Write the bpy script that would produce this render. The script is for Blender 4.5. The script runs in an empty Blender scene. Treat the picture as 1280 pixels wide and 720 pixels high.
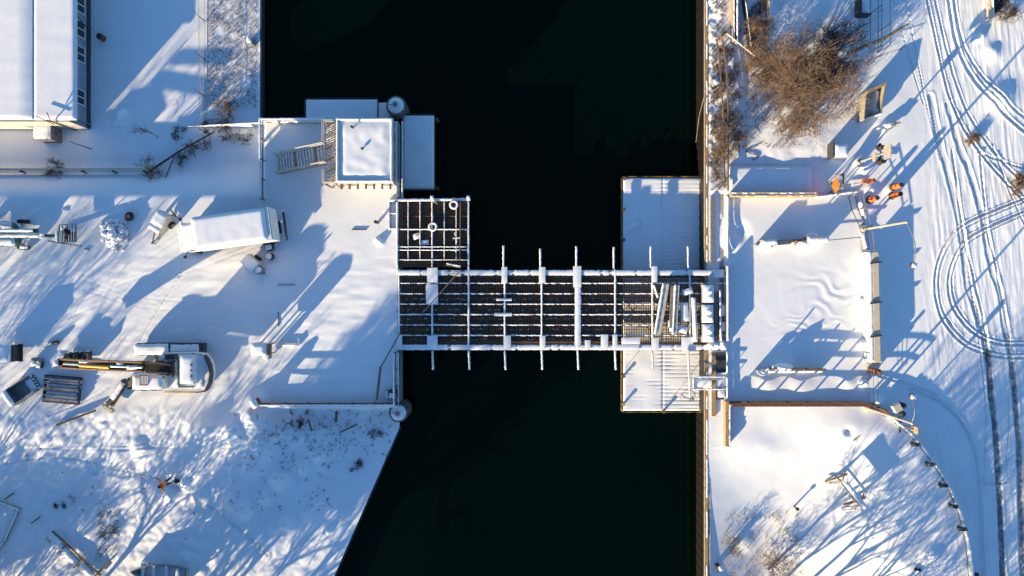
import bpy, math, random
import numpy as np
from mathutils import Vector, Matrix, noise as mnoise

random.seed(7)
PI = math.pi
R = math.radians
H = 51.2            # drone height above the street
U = 0.06            # metres per photograph pixel at street level
SC = bpy.context.scene
COL = SC.collection

def W(px, py, z=0.0):
    k = U * (H - z) / H
    return Vector(((px - 640) * k, (360 - py) * k, z))

# ------------------------------------------------------------------ materials
def new_mat(name):
    m = bpy.data.materials.new(name); m.use_nodes = True
    nt = m.node_tree; nt.nodes.clear()
    out = nt.nodes.new('ShaderNodeOutputMaterial'); b = nt.nodes.new('ShaderNodeBsdfPrincipled')
    nt.links.new(b.outputs[0], out.inputs[0])
    return m, nt, b

def ramp(nt, fac, stops):
    r = nt.nodes.new('ShaderNodeValToRGB')
    el = r.color_ramp.elements
    while len(el) < len(stops): el.new(0.5)
    for e, (p, c) in zip(el, stops):
        e.position = p; e.color = (*c, 1)
    nt.links.new(fac, r.inputs[0]); return r.outputs[0]

def nz(nt, scale, detail=4, rough=.6, vec=None):
    n = nt.nodes.new('ShaderNodeTexNoise'); n.inputs['Scale'].default_value = scale
    n.inputs['Detail'].default_value = detail; n.inputs['Roughness'].default_value = rough
    if vec is None:
        g = nt.nodes.new('ShaderNodeNewGeometry'); vec = g.outputs['Position']
    nt.links.new(vec, n.inputs['Vector']); return n.outputs['Fac']

def bump(nt, b, fac, strength, dist):
    bp = nt.nodes.new('ShaderNodeBump'); bp.inputs['Strength'].default_value = strength
    bp.inputs['Distance'].default_value = dist
    nt.links.new(fac, bp.inputs['Height']); nt.links.new(bp.outputs[0], b.inputs['Normal'])

def worn(name, c1, c2, scale=3.0, rough=.7, metal=0.0, lo=.35, hi=.65, bs=.15, bd=.01):
    m, nt, b = new_mat(name)
    f = nz(nt, scale, 6, .65)
    nt.links.new(ramp(nt, f, [(lo, c1), (hi, c2)]), b.inputs['Base Color'])
    b.inputs['Roughness'].default_value = rough; b.inputs['Metallic'].default_value = metal
    bump(nt, b, nz(nt, scale * 6, 3), bs, bd)
    return m

def mix(nt, f, a, b_):
    n = nt.nodes.new('ShaderNodeMix'); n.data_type = 'RGBA'
    nt.links.new(f, n.inputs[0])
    for s, v in ((6, a), (7, b_)):
        if isinstance(v, tuple): n.inputs[s].default_value = (*v, 1)
        else: nt.links.new(v, n.inputs[s])
    return n.outputs[2]

def snow_ground_mat():
    m, nt, b = new_mat('snow_ground')
    at = nt.nodes.new('ShaderNodeAttribute'); at.attribute_name = 'dirt'
    f = nz(nt, .35, 5, .6)
    base = ramp(nt, f, [(.3, (.80, .815, .84)), (.7, (.87, .88, .89))])
    dn = nt.nodes.new('ShaderNodeMath'); dn.operation = 'MULTIPLY'
    rr = ramp(nt, nz(nt, 2.2, 6, .75), [(.36, (.45, .45, .45)), (.6, (1, 1, 1))])
    nt.links.new(at.outputs['Fac'], dn.inputs[0]); nt.links.new(rr, dn.inputs[1])
    nt.links.new(mix(nt, dn.outputs[0], base, (.16, .16, .165)), b.inputs['Base Color'])
    b.inputs['Roughness'].default_value = .75
    b.inputs['Specular IOR Level'].default_value = .25
    ad = nt.nodes.new('ShaderNodeMath'); ad.operation = 'ADD'
    n1 = nz(nt, 14, 4, .7); n2 = nz(nt, 55, 2, .6)
    nt.links.new(n1, ad.inputs[0]); nt.links.new(n2, ad.inputs[1])
    bump(nt, b, ad.outputs[0], .30, .012)
    return m

M = {}
def snow_mat():
    m, nt, b = new_mat('snow')
    b.inputs['Roughness'].default_value = .75; b.inputs['Specular IOR Level'].default_value = .25
    nt.links.new(ramp(nt, nz(nt, 1.2, 4), [(.3, (.80, .81, .83)), (.7, (.88, .88, .89))]), b.inputs['Base Color'])
    bump(nt, b, nz(nt, 22, 4), .3, .010)
    return m
M['ground'] = snow_ground_mat()
M['snow'] = snow_mat()
M['steel'] = worn('steel_grey', (.17, .18, .19), (.30, .31, .32), 4, .55, .4)
M['steel_dark'] = worn('steel_dark', (.035, .036, .04), (.08, .08, .085), 5, .6, .3)
M['wet_steel'] = worn('wet_steel', (.004, .004, .0045), (.010, .009, .008), 3, .5)
M['sign_back'] = worn('sign_back', (.30, .27, .22), (.42, .37, .30), 4, .6)
M['tan_light'] = worn('tan_light', (.58, .46, .29), (.70, .58, .40), 4, .8)
M['boom_paint'] = worn('boom_paint', (.16, .075, .03), (.36, .20, .08), 5, .7)
M['vest'] = worn('hi_vis_orange', (.92, .17, .01), (.98, .24, .015), 3, .6)
M['rust'] = worn('rust', (.10, .042, .02), (.23, .10, .045), 6, .85)
M['rust_dark'] = worn('rust_dark', (.13, .085, .055), (.36, .22, .125), 9, .9)
M['white'] = worn('white_paint', (.62, .62, .60), (.80, .80, .78), 2.5, .5)
M['cream'] = worn('cream_paint', (.48, .43, .33), (.62, .56, .45), 3, .65)
M['tan'] = worn('tan_timber', (.26, .17, .09), (.45, .32, .18), 5, .85)
M['brown'] = worn('brown_timber', (.10, .06, .035), (.22, .14, .08), 5, .9)
M['grey_wood'] = worn('grey_timber', (.14, .12, .10), (.28, .24, .20), 5, .9)
M['concrete'] = worn('concrete', (.26, .25, .23), (.42, .40, .36), 2.2, .9)
M['orange'] = worn('orange_plastic', (.75, .13, .01), (.90, .20, .015), 3, .5)
M['black'] = worn('black_rubber', (.012, .012, .013), (.03, .03, .032), 6, .8)
M['yellow'] = worn('yellow_paint', (.48, .26, .02), (.70, .42, .04), 5, .55)
M['faded_yellow'] = worn('faded_yellow', (.07, .05, .025), (.38, .24, .03), 2.2, .8, lo=.42, hi=.6)
M['red'] = worn('red_paint', (.14, .02, .018), (.21, .03, .026), 3, .5)
M['green'] = worn('green_paint', (.02, .085, .08), (.045, .14, .13), 4, .5)
M['bark'] = worn('twig_bark', (.085, .055, .038), (.24, .155, .105), 3, .9)
M['bark_dark'] = worn('dark_bark', (.04, .03, .025), (.10, .075, .06), 4, .9)
M['needle'] = worn('evergreen', (.012, .03, .02), (.04, .07, .045), 4, .8)
M['grass'] = worn('dry_grass', (.10, .07, .04), (.30, .22, .13), 6, .9)
M['skin'] = worn('skin', (.45, .25, .17), (.52, .30, .21), 6, .6)
M['cloth_dark'] = worn('dark_cloth', (.015, .016, .02), (.035, .035, .045), 8, .9)
M['aluminium'] = worn('aluminium', (.20, .30, .34), (.36, .46, .50), 3, .45, .35)

def siding_mat():
    m, nt, b = new_mat('blue_grey_siding')
    g = nt.nodes.new('ShaderNodeNewGeometry'); s = nt.nodes.new('ShaderNodeSeparateXYZ')
    nt.links.new(g.outputs['Position'], s.inputs[0])
    w = nt.nodes.new('ShaderNodeMath'); w.operation = 'MULTIPLY'; w.inputs[1].default_value = 6
    nt.links.new(s.outputs['Z'], w.inputs[0])
    fr = nt.nodes.new('ShaderNodeMath'); fr.operation = 'FRACT'; nt.links.new(w.outputs[0], fr.inputs[0])
    nt.links.new(ramp(nt, nz(nt, 1.5, 5), [(.3, (.22, .26, .32)), (.7, (.30, .34, .40))]), b.inputs['Base Color'])
    b.inputs['Roughness'].default_value = .6
    bump(nt, b, fr.outputs[0], .6, .03)
    return m
M['siding'] = siding_mat()
def glass_mat():
    m, nt, b = new_mat('window_glass')
    nt.links.new(ramp(nt, nz(nt, .8, 2), [(.4, (.012, .016, .022)), (.6, (.03, .036, .045))]), b.inputs['Base Color'])
    b.inputs['Roughness'].default_value = .08
    return m
M['glass'] = glass_mat()
def water_mat():
    m, nt, b = new_mat('dark_water')
    nt.links.new(ramp(nt, nz(nt, .06, 4), [(.35, (.0006, .0026, .0021)), (.65, (.0009, .0040, .0031))]), b.inputs['Base Color'])
    b.inputs['Roughness'].default_value = .12
    b.inputs['IOR'].default_value = 1.33
    b.inputs['Specular IOR Level'].default_value = .30; b.inputs['Specular Tint'].default_value = (.35, .95, .55, 1)
    bump(nt, b, nz(nt, 1.6, 3), .08, .02)
    return m
M['water'] = water_mat()

# ------------------------------------------------------------------ mesh builder (points are WORLD points)
class MB:
    def __init__(s): s.v = []; s.f = []; s.mi = []; s.sm = []
    def add(s, vs, fs, m=0, smooth=False):
        o = len(s.v); s.v += [tuple(v) for v in vs]
        for f in fs: s.f.append([i + o for i in f]); s.mi.append(m); s.sm.append(smooth)
    def box(s, c, d, rz=0, m=0, mtop=None, rot=None):
        c = Vector(c); hx, hy, hz = d[0] / 2, d[1] / 2, d[2] / 2
        Mx = rot or Matrix.Rotation(rz, 3, 'Z')
        vs = [c + Mx @ Vector((x, y, z)) for z in (-hz, hz) for x, y in ((-hx, -hy), (hx, -hy), (hx, hy), (-hx, hy))]
        s.add(vs, [(3, 2, 1, 0), (0, 1, 5, 4), (1, 2, 6, 5), (2, 3, 7, 6), (3, 0, 4, 7)], m)
        s.add(vs[4:], [(0, 1, 2, 3)], m if mtop is None else mtop)
    def bar(s, p, q, w, h, m=0, mtop=None):
        p = Vector(p); q = Vector(q); d = q - p; L = d.length
        if L < 1e-6: return
        x = d / L; up = Vector((0, 0, 1))
        y = up.cross(x)
        if y.length < 1e-4: y = Vector((0, 1, 0))
        y.normalize(); z = x.cross(y)
        rot = Matrix((x, y, z)).transposed()
        s.box((p + q) / 2, (L, w, h), m=m, mtop=mtop, rot=rot)
    def tube(s, p, q, r, r2=None, n=6, m=0, cap=True, smooth=True):
        p = Vector(p); q = Vector(q); d = q - p
        if d.length < 1e-6: return
        d.normalize(); a = d.orthogonal().normalized(); b = d.cross(a)
        r2 = r if r2 is None else r2
        vs = [c + (a * math.cos(2 * PI * i / n) + b * math.sin(2 * PI * i / n)) * rr for c, rr in ((p, r), (q, r2)) for i in range(n)]
        s.add(vs, [(i, (i + 1) % n, n + (i + 1) % n, n + i) for i in range(n)], m, smooth)
        if cap: s.add(vs, [tuple(range(n - 1, -1, -1)), tuple(range(n, 2 * n))], m)
    def prism(s, pts, z0, z1, m=0, mtop=None):
        n = len(pts)
        vs = [(x, y, z0) for x, y in pts] + [(x, y, z1) for x, y in pts]
        s.add(vs, [(i, (i + 1) % n, n + (i + 1) % n, n + i) for i in range(n)] + [tuple(range(n - 1, -1, -1))], m)
        s.add(vs[n:], [tuple(range(n))], m if mtop is None else mtop)
    def lathe(s, c, prof, n=16, m=0, axis=None):
        c = Vector(c); A = Matrix.Identity(3)
        if axis is not None: A = Vector((0, 0, 1)).rotation_difference(Vector(axis)).to_matrix()
        vs = [c + A @ Vector((r * math.cos(2 * PI * i / n), r * math.sin(2 * PI * i / n), z)) for r, z in prof for i in range(n)]
        fs = [(k * n + i, k * n + (i + 1) % n, (k + 1) * n + (i + 1) % n, (k + 1) * n + i) for k in range(len(prof) - 1) for i in range(n)]
        s.add(vs, fs, m, True)
        s.add(vs, [tuple(range(n - 1, -1, -1)), tuple(range((len(prof) - 1) * n, len(prof) * n))], m)
    def torus(s, c, RR, r, n=18, k=8, m=0):
        c = Vector(c)
        vs = [c + Vector(((RR + r * math.cos(b)) * math.cos(a), (RR + r * math.cos(b)) * math.sin(a), r * math.sin(b)))
              for a in [2 * PI * i / n for i in range(n)] for b in [2 * PI * j / k for j in range(k)]]
        s.add(vs, [(i * k + j, ((i + 1) % n) * k + j, ((i + 1) % n) * k + (j + 1) % k, i * k + (j + 1) % k) for i in range(n) for j in range(k)], m, True)
    def blob(s, c, rad, m=0, seed=0, rough=.25, n=10, k=6, rz=0):
        c = Vector(c); Mx = Matrix.Rotation(rz, 3, 'Z'); vs = []
        for j in range(k + 1):
            t = PI * j / k
            for i in range(n):
                a = 2 * PI * i / n
                d = Vector((math.sin(t) * math.cos(a), math.sin(t) * math.sin(a), math.cos(t)))
                q = 1 + rough * mnoise.noise(d * 1.7 + Vector((seed * 3.1, seed, 0)))
                vs.append(c + Mx @ Vector((d.x * rad[0] * q, d.y * rad[1] * q, d.z * rad[2] * q)))
        s.add(vs, [(j * n + i, (j + 1) * n + i, (j + 1) * n + (i + 1) % n, j * n + (i + 1) % n) for j in range(k) for i in range(n)], m, True)
    def snow(s, c, sx, sy, t, rz=0, m=0, seed=0, jit=.03, lump=.28, edge=.18, step=.14, tilt=None):
        """rounded snow blanket lying on a rectangle centred at c"""
        c = Vector(c); Mx = tilt or Matrix.Rotation(rz, 3, 'Z')
        nx = max(3, min(40, int(sx / step))); ny = max(3, min(40, int(sy / step)))
        e = min(edge, sx / 2.2, sy / 2.2); rnd = random.Random(seed); vs = []
        for j in range(ny + 1):
            for i in range(nx + 1):
                u = -1 + 2 * i / nx; v = -1 + 2 * j / ny
                x, y = u * sx / 2, v * sy / 2
                d = min(sx / 2 - abs(x), sy / 2 - abs(y))
                k = max(0, min(1, d / e)); z = t * math.sqrt(k) * (1 + lump * mnoise.noise(Vector((c.x + x, c.y + y, seed)) * 1.6))
                if d < 1e-6:
                    x += rnd.uniform(-jit, jit); y += rnd.uniform(-jit, jit); z = 0
                vs.append(c + Mx @ Vector((x, y, z)))
        s.add(vs, [(j * (nx + 1) + i, j * (nx + 1) + i + 1, (j + 1) * (nx + 1) + i + 1, (j + 1) * (nx + 1) + i) for j in range(ny) for i in range(nx)], m, True)
    def snowbar(s, p, q, w, t, m=0, seed=0, gap=0.0):
        """ragged ridge of snow along the top of a beam"""
        p = Vector(p); q = Vector(q); d = q - p; L = d.length; x = d / L; y = Vector((0, 0, 1)).cross(x).normalized()
        rnd = random.Random(seed * 77 + 5); n = max(4, int(L / .11)); rows = []
        for i in range(n + 1):
            c = p + d * (i / n); jw = min(.035, w * .3); a = w / 2 + rnd.uniform(-jw, jw * .4); b = w / 2 + rnd.uniform(-jw, jw * .4); h = t * rnd.uniform(.75, 1.05)
            if gap and mnoise.noise(Vector((i * .35, seed * 2.3, 0))) < -.5 + gap: a *= .25; b *= .25; h *= .2
            if i in (0, n): h *= .2
            rows.append([c - y * a, c - y * a * .6 + Vector((0, 0, h * .9)), c + y * b * .6 + Vector((0, 0, h)), c + y * b])
        vs = [v for r in rows for v in r]
        s.add(vs, [(i * 4 + k, i * 4 + 4 + k, i * 4 + 5 + k, i * 4 + 1 + k) for i in range(n) for k in range(3)], m, True)
    def build(s, name, mats, parent=None, base=None):
        if not isinstance(mats, (list, tuple)): mats = [mats]
        me = bpy.data.meshes.new(name)
        o = bpy.data.objects.new(name, me); COL.objects.link(o)
        off = Vector((0, 0, 0))
        if parent is not None:
            o.parent = parent; off = Vector(parent['_o']) if '_o' in parent else parent.location
            o['_o'] = tuple(off)
        elif base is not None:
            off = Vector(base); o.location = off; o['_o'] = tuple(off)
        me.from_pydata([(v[0] - off[0], v[1] - off[1], v[2] - off[2]) for v in s.v], [], s.f)
        for mt in mats: me.materials.append(mt)
        me.polygons.foreach_set('material_index', s.mi)
        me.polygons.foreach_set('use_smooth', s.sm)
        me.update()
        return o

def tag(o, label=None, cat=None, group=None, kind=None):
    if label: o['label'] = label
    if cat: o['category'] = cat
    if group: o['group'] = group
    if kind: o['kind'] = kind
    return o
def thing(name, label, cat, loc, group=None):
    o = bpy.data.objects.new(name, None); COL.objects.link(o); o.location = loc; o.empty_display_size = .3
    o['_o'] = tuple(loc)
    return tag(o, label, cat, group)
def copy_tree(o, parent=None):
    c = o.copy(); COL.objects.link(c)
    if parent is not None: c.parent = parent
    for ch in list(o.children): copy_tree(ch, c)
    return c

# ------------------------------------------------------------------ terrain
def sst(a, b, x):
    t = np.clip((x - a) / (b - a), 0, 1); return t * t * (3 - 2 * t)
_rng = np.random.RandomState(11)
_lat = _rng.rand(256, 256)
def vnoise(x, y):
    xi = np.floor(x).astype(int); yi = np.floor(y).astype(int); fx = x - xi; fy = y - yi
    fx = fx * fx * (3 - 2 * fx); fy = fy * fy * (3 - 2 * fy)
    g = lambda i, j: _lat[i % 256, j % 256]
    return (g(xi, yi) * (1 - fx) + g(xi + 1, yi) * fx) * (1 - fy) + (g(xi, yi + 1) * (1 - fx) + g(xi + 1, yi + 1) * fx) * fy - .5
def fbm(x, y, s, o=4):
    r = 0; a = 1
    for k in range(o):
        r = r + a * vnoise(x / s + 17.3 * k, y / s + 5.1 * k); a *= .5; s *= .5
    return r
DROP = -1.8
def bumps(x, y, L):
    h = 0
    for bx, by, r, a in L: h = h + a * np.exp(-((x - bx) ** 2 + (y - by) ** 2) / (r * r))
    return h
LB = [(136, 137, 6, .6), (128, 146, 4, .2), (322, 500, 11, .45), (312, 512, 16, .35), (292, 540, 16, .75), (318, 522, 12, .55), (345, 540, 11, .4), (258, 535, 14, .45), (300, 640, 11, .55), (282, 632, 9, .45), (325, 628, 9, .45), (352, 660, 8, .5), (345, 600, 10, .5), (210, 592, 7, .4), (228, 608, 7, .4), (205, 622, 8, .35), (246, 625, 10, .4), (145, 575, 14, .25), (172, 560, 12, .25), (372, 585, 9, .4), (395, 572, 9, .35),
      (330, 565, 16, .3), (370, 548, 14, .25), (240, 600, 15, .2), (290, 620, 14, .2), (345, 610, 12, .22), (395, 545, 14, .2), (198, 605, 10, -.12),
      (220, 470, 0.1, 0), (408, 668, 5, .25), (150, 565, 22, .15), (60, 560, 30, .15), (335, 668, 6, .2), (476, 303, 3, .3), (472, 300, 2.5, .25), (165, 335, 40, .06),
      (485, 265, 4, .05), (260, 540, 20, .2), (310, 590, 10, .2)]
RB = [(925, 290, 9, -.22), (915, 300, 10, .15), (1250, 120, 18, .35), (1240, 65, 10, .25), (1225, 45, 5, .3), (960, 478, 14, .12), (1000, 480, 16, .12),
      (1060, 478, 10, .12), (985, 455, 8, .1), (1010, 300, 12, .12), (965, 302, 9, .1), (1095, 502, 6, .35), (1058, 538, 4, -.25), (930, 558, 26, .12), (960, 562, 18, .12),
      (1103, 160, 6, .15), (1080, 205, 9, .15), (1066, 232, 8, .25), (1160, 690, 12, .4), (1020, 680, 20, .25), (1100, 610, 14, .15), (1120, 700, 16, .2), (935, 680, 12, .2), (1090, 238, 7, .2), (1115, 238, 8, .15)]
def HL(x, y):
    n = fbm(x, y, 110, 2) * .03 + fbm(x + 40, y, 12, 3) * .008
    up = DROP * sst(248, 196, y) * (1 - sst(327, 331, x))
    low = -.9 * (sst(506, 516, y) * sst(318, 350, x) + sst(520, 650, y) * (1 - sst(318, 350, x)))
    rough = sst(500, 530, y) * (np.abs(fbm(x, y, 19, 3)) * .17 + fbm(x, y, 70, 2) * .22 + fbm(x, y, 5, 2) * .02 + (np.abs(fbm(x + 90, y, 9, 3)) * .22) * np.exp(-((x - 330) / 60) ** 2 - ((y - 545) / 45) ** 2))
    rough = rough * (1 - .7 * sst(380, 460, x - (y - 600) * -.44))
    br = sst(250, 262, x) * (1 - sst(318, 326, x)) * sst(170, 140, y) * fbm(x, y, 5, 3) * .04
    # windrow streaks left by the plough, running down-left to up-right
    a = (x * .55 + y * .83); st = fbm((x * .55 + y * .83) * 2.0, (x * .83 - y * .55) * .12, 14, 3) * .045 * sst(250, 270, y) * (1 - sst(490, 520, y)) * (1 - sst(300, 330, x))
    st2 = fbm(x * .25, y, 8, 2) * .035 * sst(300, 330, y) * (1 - sst(480, 500, y))
    return n + up + low + rough + br + st + st2 + bumps(x, y, LB)
CURVE = [(1084, 506), (1112, 520), (1141, 545), (1166, 577), (1186, 608), (1200, 640), (1209, 675), (1215, 720), (1217, 800), (1217, 2500)]
CX = [640 + (a - 640) * .985 for a, b in CURVE]; CY = [360 + (b - 360) * .985 for a, b in CURVE]
TRK = [  # points, half width px, depth m, dirt
 ([(1163, 120), (1175, 180), (1184, 213), (1198, 268), (1204, 314), (1211, 360), (1229, 419), (1239, 494), (1246, 560), (1250, 640), (1254, 740)], 4.4, .05, .6),
 ([(1185, 130), (1198, 180), (1211, 213), (1221, 245), (1229, 278), (1239, 335), (1250, 366), (1255, 406), (1263, 448), (1270, 515), (1273, 560), (1275, 640), (1279, 740)], 4.0, .05, .55),
 ([(1190, 188), (1201, 268), (1209, 314), (1221, 366), (1233, 420), (1236, 500)], 2.0, .05, .1),
 ([(1225, 190), (1233, 278), (1245, 335), (1258, 400), (1267, 440)], 1.8, .05, .1),
 ([(1340, 225), (1280, 248), (1208, 278), (1186, 300), (1173, 325), (1168, 352), (1171, 380), (1181, 405), (1204, 430), (1232, 442), (1262, 447), (1340, 445)], 1.9, .08, .08),
 ([(1340, 229), (1280, 252), (1211, 282), (1190, 304), (1178, 328), (1173, 353), (1176, 379), (1186, 401), (1207, 425), (1234, 437), (1262, 442), (1340, 440)], 1.5, .05, .05),
 ([(1340, 242), (1280, 264), (1214, 294), (1198, 312), (1188, 335), (1185, 355), (1188, 377), (1197, 395), (1215, 415), (1240, 428), (1270, 431), (1340, 428)], 1.9, .08, .08),
 ([(1340, 246), (1280, 268), (1217, 298), (1202, 315), (1193, 336), (1190, 355), (1193, 374), (1201, 391), (1217, 410), (1241, 423), (1270, 426), (1340, 423)], 1.4, .05, .05),
 ([(1180, -40), (1192, 40), (1204, 75), (1222, 105), (1245, 132), (1275, 160), (1330, 200)], 2.6, .08, .05),
 ([(1186, -40), (1200, 40), (1213, 72), (1232, 100), (1255, 126), (1285, 150), (1330, 185)], 2.0, .06, .05),
 ([(1150, -40), (1172, 60), (1190, 130), (1214, 175), (1245, 215), (1290, 262)], 1.8, .08, .12),
 ([(1160, -40), (1183, 60), (1205, 130), (1228, 170), (1255, 205), (1300, 245)], 1.8, .06, .05),
 ([(1125, -40), (1140, 40), (1152, 100), (1163, 150), (1175, 200)], 1.0, .04, 0),
 ([(1105, -40), (1128, 40), (1142, 90), (1155, 130)], 1.0, .04, 0),
 ([(1222, 190), (1262, 205), (1330, 225)], 1.6, .05, .05), ([(1210, 330), (1232, 500), (1230, 590), (1236, 605), (1262, 602)], 1.2, .05, 0),
 ([(1262, 420), (1262, 520), (1258, 580), (1262, 600)], 1.0, .04, 0), ([(1240, 180), (1262, 240), (1290, 300)], 1.4, .05, 0),
 ([(1139, 486), (1166, 497), (1190, 514), (1208, 538), (1219, 566), (1223, 592), (1226, 640), (1230, 740)], 2.2, .10, 0),
 ([(1100, 470), (1139, 482), (1170, 494)], 2.0, .06, 0),
 ([(1285, 470), (1300, 600), (1310, 740)], 2.5, .05, .2),
 ([(1234, 440), (1239, 494), (1246, 560), (1250, 640), (1254, 740)], 5.0, .004, 1.15), ([(1265, 455), (1270, 515), (1274, 560), (1276, 640), (1280, 740)], 4.4, .004, 1.1),
]
TRKL = [([(-40, 420), (60, 392), (160, 352), (260, 318), (330, 290)], 1.8, .016, 0), ([(-40, 434), (60, 406), (160, 366), (262, 330), (345, 298)], 1.8, .016, 0),
 ([(-40, 350), (80, 345), (180, 372), (300, 372), (420, 330)], 1.5, .014, 0), ([(-40, 362), (80, 357), (180, 384), (300, 384), (420, 344)], 1.5, .014, 0),
 ([(60, 520), (140, 480), (190, 400), (230, 340)], 1.4, .03, 0), ([(-40, 590), (60, 572), (130, 585), (196, 602)], 1.2, .06, 0), ([(200, 606), (260, 640), (330, 700)], 1.2, .06, 0), ([(30, 560), (120, 562), (220, 560)], 1.0, .05, 0)]
def seg_dist(x, y, P):
    d = np.full(x.shape, 1e9); s = np.zeros(x.shape); acc = 0
    for (ax, ay), (bx, by) in zip(P[:-1], P[1:]):
        vx, vy = bx - ax, by - ay; L2 = vx * vx + vy * vy
        t = np.clip(((x - ax) * vx + (y - ay) * vy) / L2, 0, 1)
        dd = np.hypot(x - ax - t * vx, y - ay - t * vy); L = math.sqrt(L2)
        k = dd < d; d = np.where(k, dd, d); s = np.where(k, acc + t * L, s); acc += L
    return d, s
def smooth_poly(P, n=5):
    out = []
    Q = [P[0]] + P + [P[-1]]
    for i in range(1, len(Q) - 2):
        p0, p1, p2, p3 = [np.array(q, float) for q in Q[i - 1:i + 3]]
        for k in range(n):
            t = k / n
            out.append(tuple(.5 * (2 * p1 + (p2 - p0) * t + (2 * p0 - 5 * p1 + 4 * p2 - p3) * t * t + (3 * p1 - p0 - 3 * p2 + p3) * t ** 3)))
    out.append(P[-1]); return out
def HR(x, y):
    n = fbm(x, y, 90, 2) * .07 + fbm(x + 40, y, 12, 3) * .009
    cx = np.interp(y, CY, CX)
    park = sst(503, 505, y) * (1 - sst(-2, 0, x - cx)) * sst(908, 912, np.where(y < 560, x, 999)) 
    ph = 0.36 - 1.5 * np.clip((y - 500) / 200, 0, 1.2) * (1 - .75 * sst(1000, 1180, x)) + fbm(x, y, 40, 2) * .06
    ph = ph * sst(880, 985, x) ** .6 + .62 * sst(150, 6, cx - x) * sst(505, 560, y)
    rp = np.sin((y + 6 * fbm(x, y, 30, 2) * 6) / 2.6) * .018 * np.exp(-((x - 1040) / 40) ** 2 - ((y - 365) / 24) ** 2) \
        + np.sin((y + 60 * fbm(x, y, 30, 2)) / 3.3) * .014 * np.exp(-((x - 1020) / 45) ** 2 - ((y - 410) / 18) ** 2)
    up = sst(243, 238, y) * (.05 + fbm(x, y, 25, 3) * .12) * (1 - sst(990, 1075, x))
    br = sst(912, 900, x) * (sst(230, 200, y)) * fbm(x, y, 6, 3) * .12
    rt = sst(1140, 1180, x) * fbm(x * 2.2 - y * .2, y * .25, 8, 3) * .035
    return n + park * ph + rp + up + br + rt + bumps(x, y, RB)
def tracks(x, y, TRK=TRK):
    h = np.zeros(x.shape); dirt = np.zeros(x.shape)
    for P, w, dep, dr in TRK:
        w = w * 1.0; Q = smooth_poly(P); mnx = min(p[0] for p in Q) - 14; mxx = max(p[0] for p in Q) + 14
        mny = min(p[1] for p in Q) - 14; mxy = max(p[1] for p in Q) + 14
        k = (x > mnx) & (x < mxx) & (y > mny) & (y < mxy)
        if not k.any(): continue
        d, s = seg_dist(x[k], y[k], Q)
        q_ = 1 + .5 * fbm(x[k], y[k], 14, 2); d = d * (1 + .25 * fbm(x[k], y[k], 10, 2))
        g = q_ * np.where(d < w, -dep * (.85 + (.32 if 1.3 < w < 1.95 and dep > .045 and P[0][0] == 1340 else .05) * np.sin(s * 2.1)), 0) * np.clip((w - d) / (w * .3), 0, 1) + q_ * dep * (.75 if w < 3 else .5) * np.exp(-((d - w * 1.2) / (w * .3)) ** 2)
        h[k] += g
        dk = dr * np.clip((w - d) / (w * .5), 0, 1) * (np.where(y[k] > 415, 1.0, .45) if dr > .5 else 1.0)
        dirt[k] = np.maximum(dirt[k], dk)
    return h, dirt
def axis(lo, hi, step, far):
    a = list(np.arange(lo, hi + step * .5, step)); g = []; s = step * 3; v = hi
    return a, s
def edge_left(y):
    if y < 152: return 314.0
    if y < 506: return 497.0
    k = .9826  # ground lies about 0.9 m lower here
    ya = 360 + (y - 360) * k; xa = 503 - (ya - 526) * (79 / 180)
    return min(497.0, 640 - (640 - xa) / k)
def grid_obj(name, xs_of_row, ys, hf, trk=None):
    X = np.array([xs_of_row(y) for y in ys]); Y = np.repeat(np.array(ys)[:, None], X.shape[1], 1)
    Z = hf(X, Y); D = np.zeros(X.shape)
    if trk:
        t, D = tracks(X, Y, trk); Z = Z + t
    ny, nx = X.shape
    co = np.stack([(X - 640) * U, (360 - Y) * U, Z], -1).reshape(-1, 3)
    idx = np.arange(ny * nx).reshape(ny, nx)
    q = np.stack([idx[1:, :-1], idx[1:, 1:], idx[:-1, 1:], idx[:-1, :-1]], -1).reshape(-1, 4)
    me = bpy.data.meshes.new(name); me.vertices.add(len(co)); me.vertices.foreach_set('co', co.ravel())
    me.loops.add(q.size); me.loops.foreach_set('vertex_index', q.ravel())
    me.polygons.add(len(q)); me.polygons.foreach_set('loop_start', np.arange(0, q.size, 4)); me.polygons.foreach_set('loop_total', np.full(len(q), 4))
    me.polygons.foreach_set('use_smooth', np.ones(len(q), bool))
    me.update(calc_edges=True)
    at = me.attributes.new('dirt', 'FLOAT', 'POINT'); at.data.foreach_set('value', D.ravel())
    me.materials.append(M['ground'])
    o = bpy.data.objects.new(name, me); COL.objects.link(o); return tag(o, kind='structure')
far = [30, 70, 140, 300, 700, 1600, 4000]
ysf = list(np.arange(-60, 790, 1.7))
def with_steps(a, steps):
    a = [v for v in a if all(abs(v - s) > .6 for s in steps)]
    for s in steps: a += [s - .15, s + .15]
    return sorted(a)
ysL = [-60 - f for f in far[::-1]] + with_steps(ysf, [152, 506]) + [790 + f for f in far]
uu = np.linspace(0, 1, 330)
def xl(y):
    e = edge_left(y); return np.concatenate([[-50 - f for f in far[::-1]], -50 + (e + 50) * uu])
grid_obj('snowy_ground', xl, ysL, HL, TRKL)
xr = np.concatenate([[885.5], np.arange(887, 1140, 1.6), np.arange(1140, 1300, .9), np.arange(1300, 1345, 3), [1345 + f for f in far]])
ysR = [-60 - f for f in far[::-1]] + with_steps(list(np.arange(-60, 790, 1.15)), [504]) + [790 + f for f in far]
grid_obj('snowy_ground', lambda y: xr, ysR, HR, TRK)
def gz(px, py):
    f = HL if px < 640 else HR
    return float(f(np.array([[float(px)]]), np.array([[float(py)]]))[0, 0])
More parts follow.
